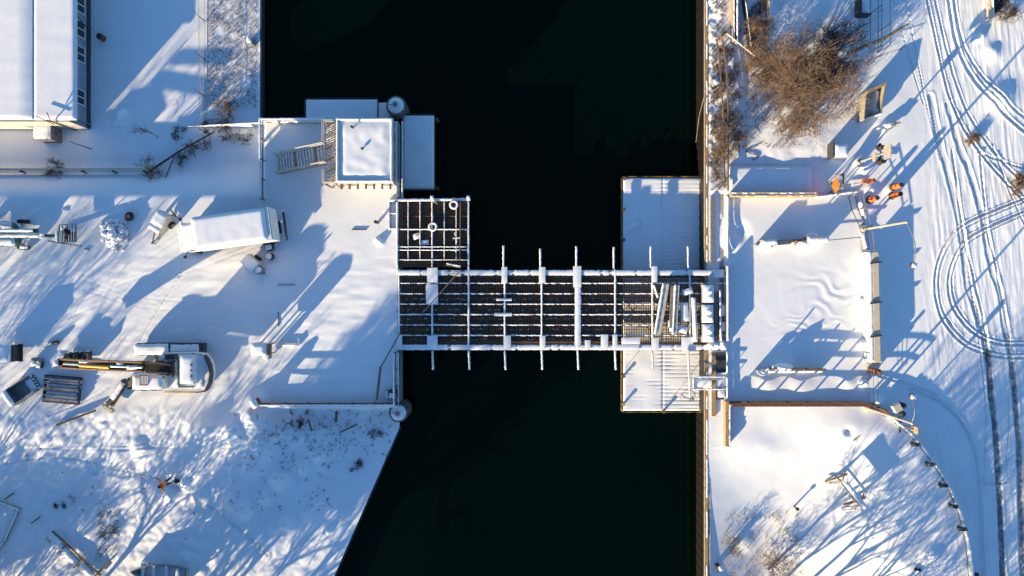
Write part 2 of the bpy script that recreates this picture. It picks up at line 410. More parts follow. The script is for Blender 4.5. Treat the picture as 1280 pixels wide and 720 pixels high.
def G(px, py, dz=0.0):
    """world point on the snow that is seen at photograph pixel (px, py)"""
    z = 0.0
    for _ in range(3):
        k = (H - z) / H; z = gz(640 + (px - 640) * k, 360 + (py - 360) * k)
    p = W(px, py, z); p.z += dz; return p

WZ = -2.5
w = MB(); w.add([(-700, -700, WZ), (700, -700, WZ), (700, 700, WZ), (-700, 700, WZ)], [(0, 1, 2, 3)])
tag(w.build('river_water', M['water']), kind='structure')

# ------------------------------------------------------------------ light, sky, camera
ELEV = 12.5
SUN = Vector((-.662, -.749, 0)) * math.cos(R(ELEV)) + Vector((0, 0, math.sin(R(ELEV))))
sun = bpy.data.lights.new('sun', 'SUN'); sun.energy = 5.0; sun.angle = R(.5); sun.color = (1, .80, .49)
so = bpy.data.objects.new('sun', sun); COL.objects.link(so); so.location = (-60, -70, 40)
so.rotation_euler = (-SUN).to_track_quat('-Z', 'Y').to_euler()
wd = bpy.data.worlds.new('World'); SC.world = wd; wd.use_nodes = True
nt = wd.node_tree; bg = nt.nodes['Background']; sk = nt.nodes.new('ShaderNodeTexSky'); sk.sky_type = 'NISHITA'
sk.sun_disc = False; sk.sun_elevation = R(ELEV); sk.sun_rotation = math.atan2(SUN.x, SUN.y)
sk.air_density = 1.0; sk.dust_density = .3; sk.ozone_density = 1.6
tint = nt.nodes.new('ShaderNodeMix'); tint.data_type = 'RGBA'; tint.blend_type = 'MULTIPLY'; tint.inputs[0].default_value = 1
nt.links.new(sk.outputs[0], tint.inputs[6]); tint.inputs[7].default_value = (.48, .73, 1.0, 1)
nt.links.new(tint.outputs[2], bg.inputs[0]); bg.inputs[1].default_value = .105
cam = bpy.data.cameras.new('camera'); co = bpy.data.objects.new('camera', cam); COL.objects.link(co)
co.location = (0, 0, H); cam.lens = 24; cam.sensor_width = 36; cam.clip_end = 3000; SC.camera = co
SC.view_settings.view_transform = 'Standard'; SC.view_settings.look = 'None'
SC.view_settings.exposure = 1.19; SC.view_settings.gamma = 1

S2 = [M['steel'], M['snow']]
def two(a): return [M[a], M['snow']]

# ------------------------------------------------------------------ quay walls and edges
def wall_line(name, label, pts, ztop, zbot, th, mats, capm=None, snow=True):
    mb = MB(); base = Vector((*pts[0][:2], zbot))
    for (a, b) in zip(pts[:-1], pts[1:]):
        p = Vector((a[0], a[1], (ztop + zbot) / 2)); q = Vector((b[0], b[1], (ztop + zbot) / 2))
        mb.bar(p, q, th, ztop - zbot, 0)
        if snow: mb.snowbar(Vector((a[0], a[1], ztop)), Vector((b[0], b[1], ztop)), th * .9, .06, 1, seed=int(abs(a[0]) * 10))
    o = mb.build(name, mats, base=base); return tag(o, label, 'wall')
def T(px, py): return ((px - 640) * U, (360 - py) * U)   # true ground position of a pixel at street level

# right bank: sheet piling with a timber waler on top
sp = thing('quay_wall', 'long straight quay wall with tan timber cap along the right bank', 'quay wall', (14.6, 0, WZ))
mb = MB()
y = -60.0
while y < 60:
    mb.box((14.57, y + .2, -1.6), (.14, .4, 2.6)); mb.box((14.54, y + .6, -1.6), (.14, .4, 2.6)); y += .8
mb.build('sheet_piling', M['wet_steel'], sp)
mb = MB()
for k in range(-20, 20):
    mb.box((14.58, k * 3 + 1.5, -.13), (.24, 2.98, .22), m=0)
y = -40
while y < 40:
    L = random.uniform(.6, 3.0); mb.snowbar((14.64, y, -.018), (14.64, min(40, y + L), -.018), .13, .04, 1, int(y * 13)); y += L + random.uniform(.2, 2.2)
mb.build('timber_cap', two('tan'), sp)
mb = MB(); mb.box((14.82, 0, -1.4), (.2, 120, 2.7)); mb.build('backing_wall', M['concrete'], sp)
# left bank walls
mb = MB()
e1 = (314 - 640) * U
mb.box((e1 + .06, (360 + 900) * U / 2 + (360 - 152) * U / 2 , -2.3), (.12, (900 + 152) * U, 1.0))
o = mb.build('quay_wall', M['steel_dark'], base=(e1, 20, WZ)); tag(o, 'dark steel quay wall below the fenced yard beside the shed', 'quay wall')
mb = MB()
pa = Vector((*T(503, 506), 0)); 
P1 = Vector(((edge_left(540) - 640) * U, (360 - 540) * U, -1.75)); P2 = Vector(((edge_left(1400) - 640) * U, (360 - 1400) * U, -1.75))
mb.bar(P1 + Vector((.05, .1, 0)), P2 + Vector((.05, 0, 0)), .12, 1.5)
o = mb.build('quay_wall', M['steel_dark'], base=(P1.x, P1.y, WZ)); tag(o, 'slanting dark steel quay edge of the rubble slope at the lower left', 'quay wall')
# abutment: concrete box under the left plaza
mb = MB()
ax0, ay1 = T(330, 152); ax1, ay0 = T(497, 506)
mb.box(((ax0 + ax1) / 2 , (ay0 + ay1) / 2, -1.45), (ax1 - ax0 - .02, ay1 - ay0 - .02, 2.5))
o = mb.build('bridge_abutment', M['concrete'], base=(ax1, 0, WZ)); tag(o, 'concrete abutment carrying the snowy plaza left of the bridge', 'abutment')
mb = MB()
bx, _ = T(905, 0); mb.box((bx - .18, -.5, -1.2), (.3, 15.6, 2.4)); mb.box((bx + .08, -1.15, .34), (.14, 5.6, .68), m=0)
mb.snowbar((bx + .08, -3.9, .68), (bx + .08, 1.6, .68), .15, .04, 1, 9)
o = mb.build('bridge_abutment', two('concrete'), base=(bx, 0, WZ)); tag(o, 'concrete abutment edge where the bridge meets the right bank', 'abutment')

# ------------------------------------------------------------------ fender docks on the water
def dock(name, label, x0, y0, x1, y1, z, snowz, grooves, edge_m, seams=(), grp=None):
    a = W(x0, y1, z); b = W(x1, y0, z); c = (a + b) / 2
    t = thing(name, label, 'dock', (c.x, c.y, WZ))
    mb = MB(); mb.box((c.x, c.y, z - .3), (b.x - a.x, b.y - a.y, .6))
    for i in range(int((b.x - a.x) / 1.2) + 1):
        for yy in (a.y + .2, b.y - .2):
            mb.tube((a.x + .2 + i * 1.2, yy, z - 1.4), (a.x + .2 + i * 1.2, yy, z - .5), .15, n=8)
    mb.build('timber_deck', M['brown'], t)
    # snow blanket with board gaps showing as grooves
    mb = MB(); nx = int((b.x - a.x) / .09); ny = int((b.y - a.y) / .06); nx = min(nx, 80); ny = min(ny, 320)
    vs = []
    for j in range(ny + 1):
        for i in range(nx + 1):
            u = i / nx; v = j / ny; x = a.x + .03 + u * (b.x - a.x - .06); yy = a.y + .03 + v * (b.y - a.y - .06)
            d = min(u, 1 - u) * (b.x - a.x); d = min(d, min(v, 1 - v) * (b.y - a.y))
            h = snowz * math.sqrt(min(1, d / .12)) * (1 + .35 * mnoise.noise(Vector((x, yy, 3)) * .8))
            if grooves:
                ph = (yy / .30) % 1.0; k = mnoise.noise(Vector((x * .55, yy * 1.3, 9))) * 1.3 + (.25 if u > grooves else -.12) + (.1 if yy < -4 else 0)
                if ph < .19 and k > .12: h -= snowz * .34 * min(1, k * 1.5)
            for s_ in seams:
                if abs(u - s_) < .012: h -= snowz * .5
            vs.append((x, yy, z + .004 + max(0, h)))
    mb.add(vs, [(j * (nx + 1) + i, j * (nx + 1) + i + 1, (j + 1) * (nx + 1) + i + 1, (j + 1) * (nx + 1) + i) for j in range(ny) for i in range(nx)], 0, True)
    mb.build('snow_cover', M['snow'], t)
    if edge_m:
        mb = MB(); zz = z - .08
        for p, q in (((a.x - .07, a.y, zz), (a.x - .07, b.y, zz)), ((a.x, a.y - .07, zz), (b.x, a.y - .07, zz)), ((a.x, b.y + .07, zz), (b.x, b.y + .07, zz))):
            mb.bar(p, q, .05, .3)
        mb.build('rubbing_strip', M[edge_m], t)
    return t, a, b
t, a, b = dock('fender_dock', 'wide snowy timber dock with yellow edge under the right end of the bridge', 778, 222, 878, 514, -1.7, .10, .5, 'faded_yellow', (.5,))
for i, (px, py) in enumerate([(779, 262), (779, 300), (779, 340), (779, 470), (779, 505), (829, 514), (876, 514), (876, 480), (876, 225), (780, 224), (877, 300), (877, 262)]):
    mb = MB(); p = W(px, py, -1.6); mb.tube(p - Vector((0, 0, .05)), p + Vector((0, 0, .25)), .10, n=8, m=0); mb.tube(p + Vector((0, 0, .25)), p + Vector((0, 0, .31)), .14, n=8, m=0)
    mb.build('bollard', M['brown' if i % 2 else 'yellow'], t)
mb = MB(); mb.blob(W(790, 283, -1.55), (.5, .4, .14), 0, 3, .5); mb.blob(W(797, 281, -1.55), (.3, .25, .12), 0, 5, .5)
mb.build('snow_lump', M['snow'], t)
dock('fender_dock', 'narrow snow covered dock in blue shade behind the control house', 382, 124, 472, 165, -1.3, .10, 0, 'steel_dark')
dock('fender_dock', 'snow covered dock in shade right of the control house', 503, 144, 543, 237, -1.3, .10, 0, 'steel_dark')
dock('fender_dock', 'small square of snowy dock between the pile cluster and the long dock', 472, 128, 490, 165, -1.5, .10, 0, None)

def dolphin(label, px, py, r, z):
    c = W(px, py, z); t = thing('pile_cluster', label, 'piles', (c.x, c.y, WZ))
    mb = MB(); n = 16
    for i in range(n):
        a = 2 * PI * i / n; p = Vector((c.x + math.cos(a) * r, c.y + math.sin(a) * r, 0))
        hh = random.uniform(-.08, .05)
        mb.tube((p.x, p.y, WZ - .3), (p.x, p.y, z + hh), r * .21, n=8)
    mb.build('piles', M['grey_wood'], t)
    mb = MB(); mb.torus((c.x, c.y, z - .25), r * 1.19, .05, 24, 6); mb.build('wire_band', M['steel_dark'], t)
    mb = MB(); mb.lathe((c.x, c.y, z - .05), [(r * .98, 0), (r * .95, .12), (r * .6, .2), (.02, .24)], 20); mb.build('snow_cap', M['snow'], t)
    mb = MB(); mb.lathe((c.x, c.y, z + .1), [(.12, 0), (.12, .3), (.2, .32), (.2, .38), (.05, .42)], 10); mb.tube((c.x, c.y, z + .3), (c.x - .7, c.y + .05, z + .2), .03); mb.build('bollard', M['steel'], t)
dolphin('round pile cluster with snowy cap at the top corner of the control house', 495, 132, .62, -.2)
dolphin('round pile cluster with snowy cap at the lower corner of the plaza', 498, 516, .60, -.3)

# ------------------------------------------------------------------ the bridge
BX0, BX1 = T(497, 0)[0], T(907, 0)[0]
ROWS = [341, 354, 367, 380, 393, 406, 419, 434]
COLS_ = [540.6, 586, 631, 677, 722, 768.6, 814.8, 861.4]
br = thing('bridge', 'stripped steel bridge with snowy beams and open grating across the water', 'bridge', (0, -1.5, -.5))
for j, py in enumerate(ROWS):
    yy = (360 - py) * U; big = j in (0, 7)
    mb = MB(); zc = .0 if not big else .05
    h = .30 if not big else .75; wd_ = .10 if not big else .38
    mb.bar((BX0, yy, zc - h / 2 + .13), (BX1, yy, zc - h / 2 + .13), wd_, h, 0)
    mb.snowbar((BX0, yy, zc + .131), (BX1, yy, zc + .131), wd_ * (1.15 if not big else 1.08), .035 if not big else .03, 1, j + 3, gap=.34 if not big else .16)
    mb.build('edge_girder' if big else 'stringer', [M['rust'] if not big else M['steel'], M['snow']], br)
for i, px in enumerate(COLS_):
    xx = (px - 640) * U; mb = MB(); wide = px == 722
    mb.bar((xx, (360 - 435) * U, -.02), (xx, (360 - 339) * U, -.02), .13, .40, 0)
    mb.snowbar((xx, (360 - 437) * U, .181), (xx, (360 - 337) * U, .181), .48 if wide else .15, .035, 1, i + 20)
    mb.build('floor_beam', two('steel'), br)
edges = [497] + COLS_ + [905]
for i in range(len(edges) - 1):
    x0, x1 = (edges[i] - 640) * U + .1, (edges[i + 1] - 640) * U - .1; mb = MB()
    n = max(3, int((x1 - x0) / .125))
    for k in range(n + 1):
        x = x0 + (x1 - x0) * k / n
        mb.box((x, -1.65, -.12), (.05, 5.35, .10), m=0)
    for k in range(21):
        mb.box(((x0 + x1) / 2, (360 - 432) * U + .14 + k * .265, -.10), (x1 - x0, .035, .06), m=0)
    rnd = random.Random(i)
    for k in range(26):     # flecks of snow caught on the bars
        x = rnd.uniform(x0 + .1, x1 - .1); yy = rnd.choice([-2.05, -2.85, -3.62, -1.4, -.6]) + rnd.uniform(-.05, .05) - .25
        mb.box((x, yy, -.055), (rnd.uniform(.05, .16), .035, .03), m=1)
    mb.build('deck_grating', [M['rust_dark'], M['snow']], br)
for px in COLS_[1:]:                                           # outriggers past the upper girder
    xx = (px - 640) * U; y0 = {631: 307, 677: 311, 722: 308, 768.6: 309, 814.8: 308, 861.4: 308}.get(px)
    if y0:
        mb = MB(); mb.bar((xx - .1, (360 - y0) * U, 0), (xx - .1, (360 - 337) * U, 0), .15, .2); mb.snowbar((xx - .1, (360 - y0) * U, .1), (xx - .1, (360 - 337) * U, .1), .16, .06, 1, int(px)); mb.build('outrigger', S2, br)
for px in COLS_[:-1]:
    xx = (px - 640) * U
    mb = MB(); mb.bar((xx, (360 - 438) * U, 0), (xx + .06, (360 - 462) * U, 0), .15, .2); mb.snowbar((xx, (360 - 438) * U, .1), (xx + .06, (360 - 462) * U, .1), .16, .06, 1, int(px) + 3); mb.build('outrigger', S2, br)
plates = [(541, 344, 13, 18), (540.5, 368, 15, 25), (546, 348, 4, 12), (630.5, 344, 7, 20), (677.5, 344, 8, 20), (721, 346, 10, 26), (817, 343, 7, 20), (897, 342, 13, 10),
          (541, 428, 13, 17), (500, 427, 7, 18), (634, 428, 9, 17), (678, 428, 7, 17), (734, 431, 7, 12), (755, 427, 9, 18), (768, 427, 6, 18), (787.5, 426, 23, 8), (782, 434, 32, 7), (818, 430, 9, 15), (858, 430, 15, 17), (630, 374.5, 19, 3), (629, 393, 22, 4), (903, 388, 8, 14), (903, 408, 7, 12)]
for i, (px, py, wx, wy) in enumerate(plates):
    mb = MB(); c = Vector(((px - 640) * U, (360 - py) * U, .27)); mb.box(c, (wx * U, wy * U, .03)); mb.snow(c + Vector((0, 0, .016)), wx * U, wy * U, .025, m=1, seed=i, edge=.04, jit=.008, step=.2, lump=.1)
    mb.build('cover_plate', S2, br)
for px in (499, 905.5):                                       # end beams
    mb = MB(); mb.bar(((px - 640) * U, (360 - 436) * U, -.05), ((px - 640) * U, (360 - 336) * U, -.05), .14, .34, 0); mb.snowbar(((px - 640) * U, (360 - 436) * U, .12), ((px - 640) * U, (360 - 336) * U, .12), .15, .05, 1, px); mb.build('end_beam', S2, br)
mb = MB()                                                     # bracing under the deck
for i in range(len(COLS_) - 1):
    x0, x1 = (COLS_[i] - 640) * U, (COLS_[i + 1] - 640) * U
    mb.bar((x0, -.0, -.8), (x1, -3.2, -.8), .07, .07); 
    mb.bar((x0, -3.6, -.85), (x1, -.4 + .2, -.85), .05, .05)
for py in (345, 430): mb.bar((BX0, (360 - py) * U, -1.0), (BX1, (360 - py) * U, -1.0), .25, .2)
mb.build('under_bracing', M['rust_dark'], br)

# things lying on the bridge
def timber(label, p, q, wdt, h, mt, z=.24, sn=None, cat='timber', name='timber_beam'):
    a = W(*p, z); b = W(*q, z); mb = MB(); v = (b - a).normalized(); s_ = Vector((-v.y, v.x, 0))
    mb.bar(a + Vector((0, 0, h / 2)), b + Vector((0, 0, h / 2)), wdt, h, 0)
    if sn: mb.snowbar(a + Vector((0, 0, h)) + s_ * sn[0], b + Vector((0, 0, h)) + s_ * sn[0], sn[1], .07, 1, int(p[0]))
    o = mb.build(name, two(mt), base=(a + b) / 2 - Vector((0, 0, 0))); return tag(o, label, cat)
timber('tan squared timber leaning left on the bridge grating, widest of the beams', (831.5, 355), (821, 418), .46, .34, 'cream', sn=(-.2, .22))
timber('thick weathered timber standing beside the pale beam near the right of the bridge', (839.5, 357), (838, 410), .26, .3, 'grey_wood', sn=(.12, .06))
timber('slim cream timber between two grey pieces on the bridge', (845.5, 356), (842, 418), .30, .34, 'cream', sn=(-.14, .14))
timber('snow covered white beam lying upright beside the concrete blocks', (866, 372), (868.5, 427), .26, .3, 'white', sn=(0, .28))
timber('dark plank right of the stack of concrete blocks', (893.5, 366), (894.5, 420), .25, .22, 'grey_wood')
timber('narrow snow edged rail at the far right end of the bridge', (898.5, 363), (899.5, 426), .17, .3, 'tan', sn=(0, .17))
timber('short white board slanting against the floor beam', (817, 356), (822, 372), .14, .1, 'white', sn=(0, .14), cat='board', name='board')
timber('short slanting snowy board beside the grey timber foot', (836, 400), (840, 414), .3, .12, 'white', sn=(0, .34), cat='board', name='board')
def slab(label, px, py, sx, sy, rz, z=.22, h=.08, mt='white', t=.06, cat='board', name='board'):
    c = W(px, py, z); mb = MB(); mb.box(c + Vector((0, 0, h / 2)), (sx, sy, h), rz); mb.snow(c + Vector((0, 0, h + .001)), sx * .97, sy * .97, t, rz, 1, seed=int(px), edge=.12, jit=.02)
    return tag(mb.build(name, two(mt), base=c), label, cat)
slab('tilted white panel above the other panel among the timbers on the bridge', 859, 364.5, .78, .46, R(18), .30)
slab('tall snowy panel among the timbers on the bridge', 855.5, 390, .56, 1.40, R(3), .28)
slab('ragged snowy panel at the foot of the timbers on the bridge', 853, 412, .72, .5, R(-15), .28)
for i, (py, lab) in enumerate([(367, 'topmost of the three snowy concrete blocks at the right of the bridge'), (392, 'middle one of the three snowy concrete blocks at the right of the bridge'), (416, 'lowest of the three snowy concrete blocks at the right of the bridge')]):
    c = W(883 - (i == 1) * .6, py, .2); t = thing('concrete_block', lab, 'block', c, 'concrete blocks on the bridge')
    mb = MB(); mb.box(c + Vector((0, 0, .25)), (.84, 1.34, .5)); mb.build('block_body', M['concrete'], t)
    mb = MB(); mb.snow(c + Vector((0, 0, .501)), .82, 1.32, .06, 0, 0, seed=i + 40, jit=.01); mb.blob(c + Vector((.1, .15, .56)), (.24, .18, .14), 0, i, .5); mb.blob(c + Vector((.14, -.3, .55)), (.22, .14, .12), 0, i + 7, .5); mb.build('snow_cap', M['snow'], t)
mb = MB(); c = W(894, 430, .25)
for k in range(5): mb.blob(c + Vector((random.uniform(-.6, .6), random.uniform(-.2, .2), .1)), (random.uniform(.2, .5), .25, .2), 0, k, .5)
tag(mb.build('snow_heap', M['snow'], base=c), 'lumpy heap of snow at the lower right corner of the bridge', 'snow heap')
mb = MB(); mb.tube(W(575, 338, .7), W(524, 396, .3), .035, n=6); tag(mb.build('steel_rod', M['grey_wood'], base=W(575, 338, .3)), 'thin grey pole lying diagonally over the left end of the bridge', 'pole')

# upper left platform of beams beside the bridge
pf = thing('steel_platform', 'square open steel platform above the left end of the bridge', 'platform', W(541, 290, -.3))
def PB(name, a, b, wdt, h, z, mt='steel', sw=None, sd=0):
    p = Vector((*T(*a), z - h / 2)); q = Vector((*T(*b), z - h / 2)); mb = MB(); mb.bar(p, q, wdt, h, 0)
    if sw: mb.snowbar(p + Vector((0, 0, h / 2 + .001)), q + Vector((0, 0, h / 2 + .001)), sw, .06, 1, sd)
    return mb.build(name, two(mt), pf)
PB('edge_beam', (487, 250.7), (588, 249.6), .16, .3, .2, sw=.22, sd=1)
PB('edge_beam', (585.7, 248), (585.7, 338), .14, .3, .16, sw=.16, sd=2)
PB('edge_beam', (497, 250), (497, 334), .16, .3, .17, sw=.17, sd=3)
for i, px in enumerate((510.5, 525.3, 540.4, 555.6, 570.4)): PB('joist', (px, 252), (px, 326 if i != 2 else 334), .07, .22, .10, sw=.085 if i != 2 else .13, sd=i + 5)
for i, (py, s_) in enumerate(((286.8, .11), (308.6, .09), (312.6, .10), (324.8, .07))): PB('cross_beam', (498, py), (585, py), .09, .2, .12, sw=s_, sd=i + 14)
PB('cross_beam', (498, 270.3), (585, 270.3), .05, .1, .02, 'rust')
PB('edge_beam', (487, 250), (487, 286), .1, .2, .14, sw=.1, sd=31)
for py in (267, 286): PB('cross_beam', (486, py), (497, py), .1, .2, .12, sw=.12, sd=py)
mb = MB()
for k in range(88):
    x = T(498 + k, 0)[0]; mb.box((x, (360 - 292) * U, -.18), (.022, 5.0, .08))
for k in range(20): mb.box((T(541.5, 0)[0], (360 - 333.5 + k * 4.2) * U, -.17), (5.2, .02, .05))
mb.build('deck_grating', M['rust_dark'], pf)
for (px, py) in ((540.4, 247.5), (585.7, 247.5)):
    mb = MB(); p = W(px, py, .2); mb.tube(p, p + Vector((0, 0, .35)), .07, n=8); mb.snow(p + Vector((0, 0, .35)), .22, .22, .08, m=1, edge=.1); mb.build('corner_post', S2, pf)
def ring(label, px, py):
    c = W(px, py, .28); mb = MB(); mb.torus(c, .27, .09, m=0); 
    vs = []
    mb.torus(c + Vector((0, 0, .035)), .27, .082, m=1)
    tag(mb.build('tire', [M['black'], M['snow']], base=c), label, 'tire')
ring('snow dusted tyre lying at the middle of the open steel platform', 541, 283.5)
ring('snow dusted tyre near the top right corner of the open steel platform', 567.3, 256)
slab('small white panel tilted on the platform grating, left one of two', 520.5, 295.5, .5, .42, R(22), -.05)
slab('small white panel lying level on the platform grating, right one of two', 531.3, 303.3, .56, .34, R(5), -.05)
timber('long thin brown pole leaning across the right side of the steel platform', (575.5, 252), (574.5, 333), .09, .08, 'brown', z=.3, cat='pole', name='pole')
timber('pale plank lying across the lower right of the steel platform', (558, 330), (575.5, 333.5), .22, .08, 'tan', z=.34, sn=(.04, .1), cat='plank', name='plank')
timber('second pale plank just below the first at the platform corner', (563, 343), (576, 345), .16, .06, 'tan', z=.3, sn=(.03, .08), cat='plank', name='plank')
mb = MB(); mb.bar(W(568, 291, .3), W(571, 303, .3), .08, .06); mb.bar(W(566, 298, .36), W(575, 297.5, .36), .1, .05); tag(mb.build('crossed_boards', M['white'], base=W(570, 298, .25)), 'two small crossed white boards on the steel platform', 'boards')
timber('short orange tipped pole end on the top edge of the platform', (541, 252), (547, 255), .08, .08, 'tan', z=.25, cat='pole', name='pole')

# gangway and boom at the right dock
gw = thing('gangway', 'white boxed gangway between the dock and the right bank', 'gangway', W(886, 478, -.2))
mb = MB(); c = W(886, 478.5, -.05); mb.box(c, (2.6, .95, .1)); mb.snow(c + Vector((0, 0, .051)), 2.5, .8, .08, m=1, seed=3); mb.build('walkway', S2, gw)
for py in (471, 486.5):
    mb = MB()
    for z in (.3, .6): mb.bar(W(865, py, z), W(907, py, z), .05, .05)
    for k in range(5): mb.bar(W(866 + k * 10, py, -.05), W(866 + k * 10, py, .62), .05, .05)
    mb.snowbar(W(865, py, .625), W(907, py, .625), .1, .04, 1, py); mb.build('handrail', two('white'), gw)
t = thing('boom_pole', 'white boom with small lamp head reaching down over the lower dock', 'boom', W(862, 440, .1))
mb = MB(); mb.tube(W(860, 437, .35), W(862.5, 497, .2), .09, .06, 8); mb.bar(W(858, 436, .4), W(860, 452, .35), .05, .05); mb.build('boom', M['white'], t)
mb = MB(); mb.box(W(864.5, 499.5, .15), (.35, .2, .2)); mb.tube(W(862, 497, .2), W(866, 500, .3), .04); mb.build('lamp_head', M['steel'], t)
def cable(label, pts, r=.012, mt='steel_dark', name='cable'):
    mb = MB()
    for p, q in zip(pts[:-1], pts[1:]): mb.tube(p, q, r, n=4, cap=False)
    return tag(mb.build(name, M[mt], base=pts[0]), label, 'cable')
cable('thin slanting cable from the bridge girder to the dock edge', [W(800, 437, .1), W(781, 461, -1.5)], .015)
cable('coiled loop of cable on the lower right of the dock', [W(858 + 8 * math.cos(a * .5), 495 + 6 * math.sin(a * .5) + a * .15, -1.55) for a in range(16)], .012)
cable('loose cable crossing the dock beside the boom', [W(830, 508, -1.55), W(845, 492, -1.5), W(862, 470, -.9), W(872, 455, 0)], .012)

# ------------------------------------------------------------------ control house on the plaza
ch = thing('control_house', 'square flat roofed control house with snowy parapet and cream walls', 'house', (*T(460, 195), 0))
ZR = 2.9
ra = W(420, 228, ZR); rb = W(491, 147.5, ZR); cx, cy = (ra.x + rb.x) / 2, (ra.y + rb.y) / 2; sx, sy = rb.x - ra.x, rb.y - ra.y
mb = MB(); mb.box((cx, cy, 1.75), (sx - .6, sy - .3, 3.5)); mb.build('wall', M['cream'], ch)
rf = MB(); rf.box((cx, cy, 3.45), (sx, sy, .3)); 
rf = rf.build('roof', M['tan'], ch)
mb = MB()
for c, d in (((cx, ra.y + .09, 3.75), (sx, .18, .34)), ((cx, rb.y - .09, 3.75), (sx, .18, .34)), ((ra.x + .09, cy, 3.75), (.18, sy - .37, .34)), ((rb.x - .09, cy, 3.75), (.18, sy - .37, .34))): mb.box(c, d)
for p, q in (((ra.x, ra.y + .09, 3.921), (rb.x, ra.y + .09, 3.921)), ((ra.x, rb.y - .09, 3.921), (rb.x, rb.y - .09, 3.921)), ((ra.x + .09, ra.y, 3.921), (ra.x + .09, rb.y, 3.921)), ((rb.x - .09, ra.y, 3.921), (rb.x - .09, rb.y, 3.921))): mb.snowbar(p, q, .17, .05, 1, int(p[0] * 7))
mb.build('parapet', two('white'), rf)
mb = MB(); mb.snow((cx, cy, 3.77), sx - .37, sy - .37, .10, 0, 0, seed=8, lump=.28, edge=.5, step=.11, jit=0); mb.build('snow_cover', M['snow'], rf)
for (px, py, h) in ((441.5, 160.5, .5), (453.5, 186.5, .22)):
    mb = MB(); p = W(px, py, 2.75); p.z = 3.75; mb.tube(p, p + Vector((0, 0, h)), .06 if h > .4 else .05, n=10); mb.lathe(p + Vector((0, 0, h)), [(.11, 0), (.1, .06), (.02, .1)], 10); mb.build('roof_vent', M['steel_dark'], rf)
for k in range(7):
    px = 426.5 + k * 10.2; p = W(px, 230.5, 2.3)
    mb = MB(); mb.box((p.x, ra.y - .12, 3.2), (.12, .5, .22)); mb.build('eave_bracket', M['brown'], ch)
yS = cy - (sy - .3) / 2
for k in range(3):
    f = MB(); x = cx - 1.35 + k * 1.35; f.box((x, yS - .02, 2.0), (.9, .05, 1.2)); f = f.build('window', M['white'], ch); g = MB(); g.box((x, yS - .048, 2.0), (.78, .01, 1.06)); g.build('pane', M['glass'], f)
xE = cx + (sx - .6) / 2
for k in range(3):
    f = MB(); yy = cy - 1.4 + k * 1.4; f.box((xE + .02, yy, 2.0), (.05, .9, 1.2)); f = f.build('window', M['white'], ch); g = MB(); g.box((xE + .048, yy, 2.0), (.01, .78, 1.06)); g.build('pane', M['glass'], f)
for o in ch.children: o.location.z -= 1.0     # the house stands a metre into the plaza snow level
# landing and stairs on its left side
ZL = 1.9
la = W(407, 230, ZL); lb = W(419.5, 154, ZL)
mb = MB(); n = 26
for k in range(n):
    yy = la.y + (lb.y - la.y) * (k + .5) / n
    mb.bar((la.x, yy - .12, ZL), (lb.x, yy + .22, ZL), .11, .05, 0, 0)
    if k % 5: mb.snowbar((la.x + .05, yy - .10, ZL + .026), (lb.x - .08, yy + .2, ZL + .026), .07, .02, 1, k)
for yy in (la.y, (la.y + lb.y) / 2, lb.y):
    for x in (la.x, lb.x - .05): mb.bar((x, yy, 0), (x, yy, ZL), .1, .1)
mb.build('landing', two('tan'), ch)
mb = MB()
for z in (.5, .95):
    mb.bar((la.x, la.y + 2.9, ZL + z), (la.x, lb.y, ZL + z), .05, .05); mb.bar((la.x, la.y, ZL + z), (lb.x, la.y, ZL + z), .05, .05); mb.bar((la.x, la.y, ZL + z), (la.x, la.y + .9, ZL + z), .05, .05); mb.bar((la.x, lb.y, ZL + z), (lb.x, lb.y, ZL + z), .05, .05)
for k in range(9):
    x = la.x + (lb.x - la.x) * k / 8
    mb.bar((x, la.y, ZL), (x, la.y, ZL + .95), .03, .03)
mb.build('landing_railing', M['cream'], ch)
s0 = W(408, 193, ZL); s1 = W(346, 206, .25); dv = (s1 - s0); nrm = Vector((dv.y, -dv.x, 0)).normalized(); half = .68
mb = MB(); n = 17
for k in range(n):
    c = s0 + dv * ((k + .5) / n); a = c + nrm * half; b_ = c - nrm * half
    mb.bar(a, b_, .17, .04, 0)
    if k % 7 != 3: mb.snowbar(a + Vector((0, 0, .02)), b_ + Vector((0, 0, .02)), .12, .035, 1, k + 60)
for s_ in (-1, 1): mb.bar(s0 + nrm * half * s_ - Vector((0, 0, .1)), s1 + nrm * half * s_ - Vector((0, 0, .1)), .05, .24)
mb.build('stairs', two('tan'), ch)
for s_ in (-1, 1):
    mb = MB(); o_ = nrm * half * s_
    for z in (.5, .9): mb.bar(s0 + o_ + Vector((0, 0, z)), s1 + o_ + Vector((0, 0, z)), .05, .06)
    for k in range(14):
        c = s0 + dv * (k / 13) + o_; mb.bar(c, c + Vector((0, 0, .9)), .03, .03)
    mb.build('stair_railing', M['cream'], ch)
# catwalk along the right wall
cw = thing('catwalk', 'narrow snowy steel catwalk along the water side of the control house', 'catwalk', (*T(498, 200), -.1))
for k, px in enumerate((495.5, 503)):
    mb = MB(); p = Vector((*T(px, 152), .0)); q = Vector((*T(px, 248), .0)); mb.bar(p, q, .26 if k == 0 else .14, .12); mb.snowbar(p + Vector((0, 0, .061)), q + Vector((0, 0, .061)), .22 if k == 0 else .13, .05, 1, k + 5); mb.build('walkway', S2, cw)
mb = MB()
for z in (.5, 1.0): mb.bar((*T(500, 156), z), (*T(500, 246), z), .05, .05)
for k in range(10): mb.bar((*T(500, 156 + k * 10), 0), (*T(500, 156 + k * 10), 1.0), .04, .04)
mb.build('handrail', M['steel'], cw)

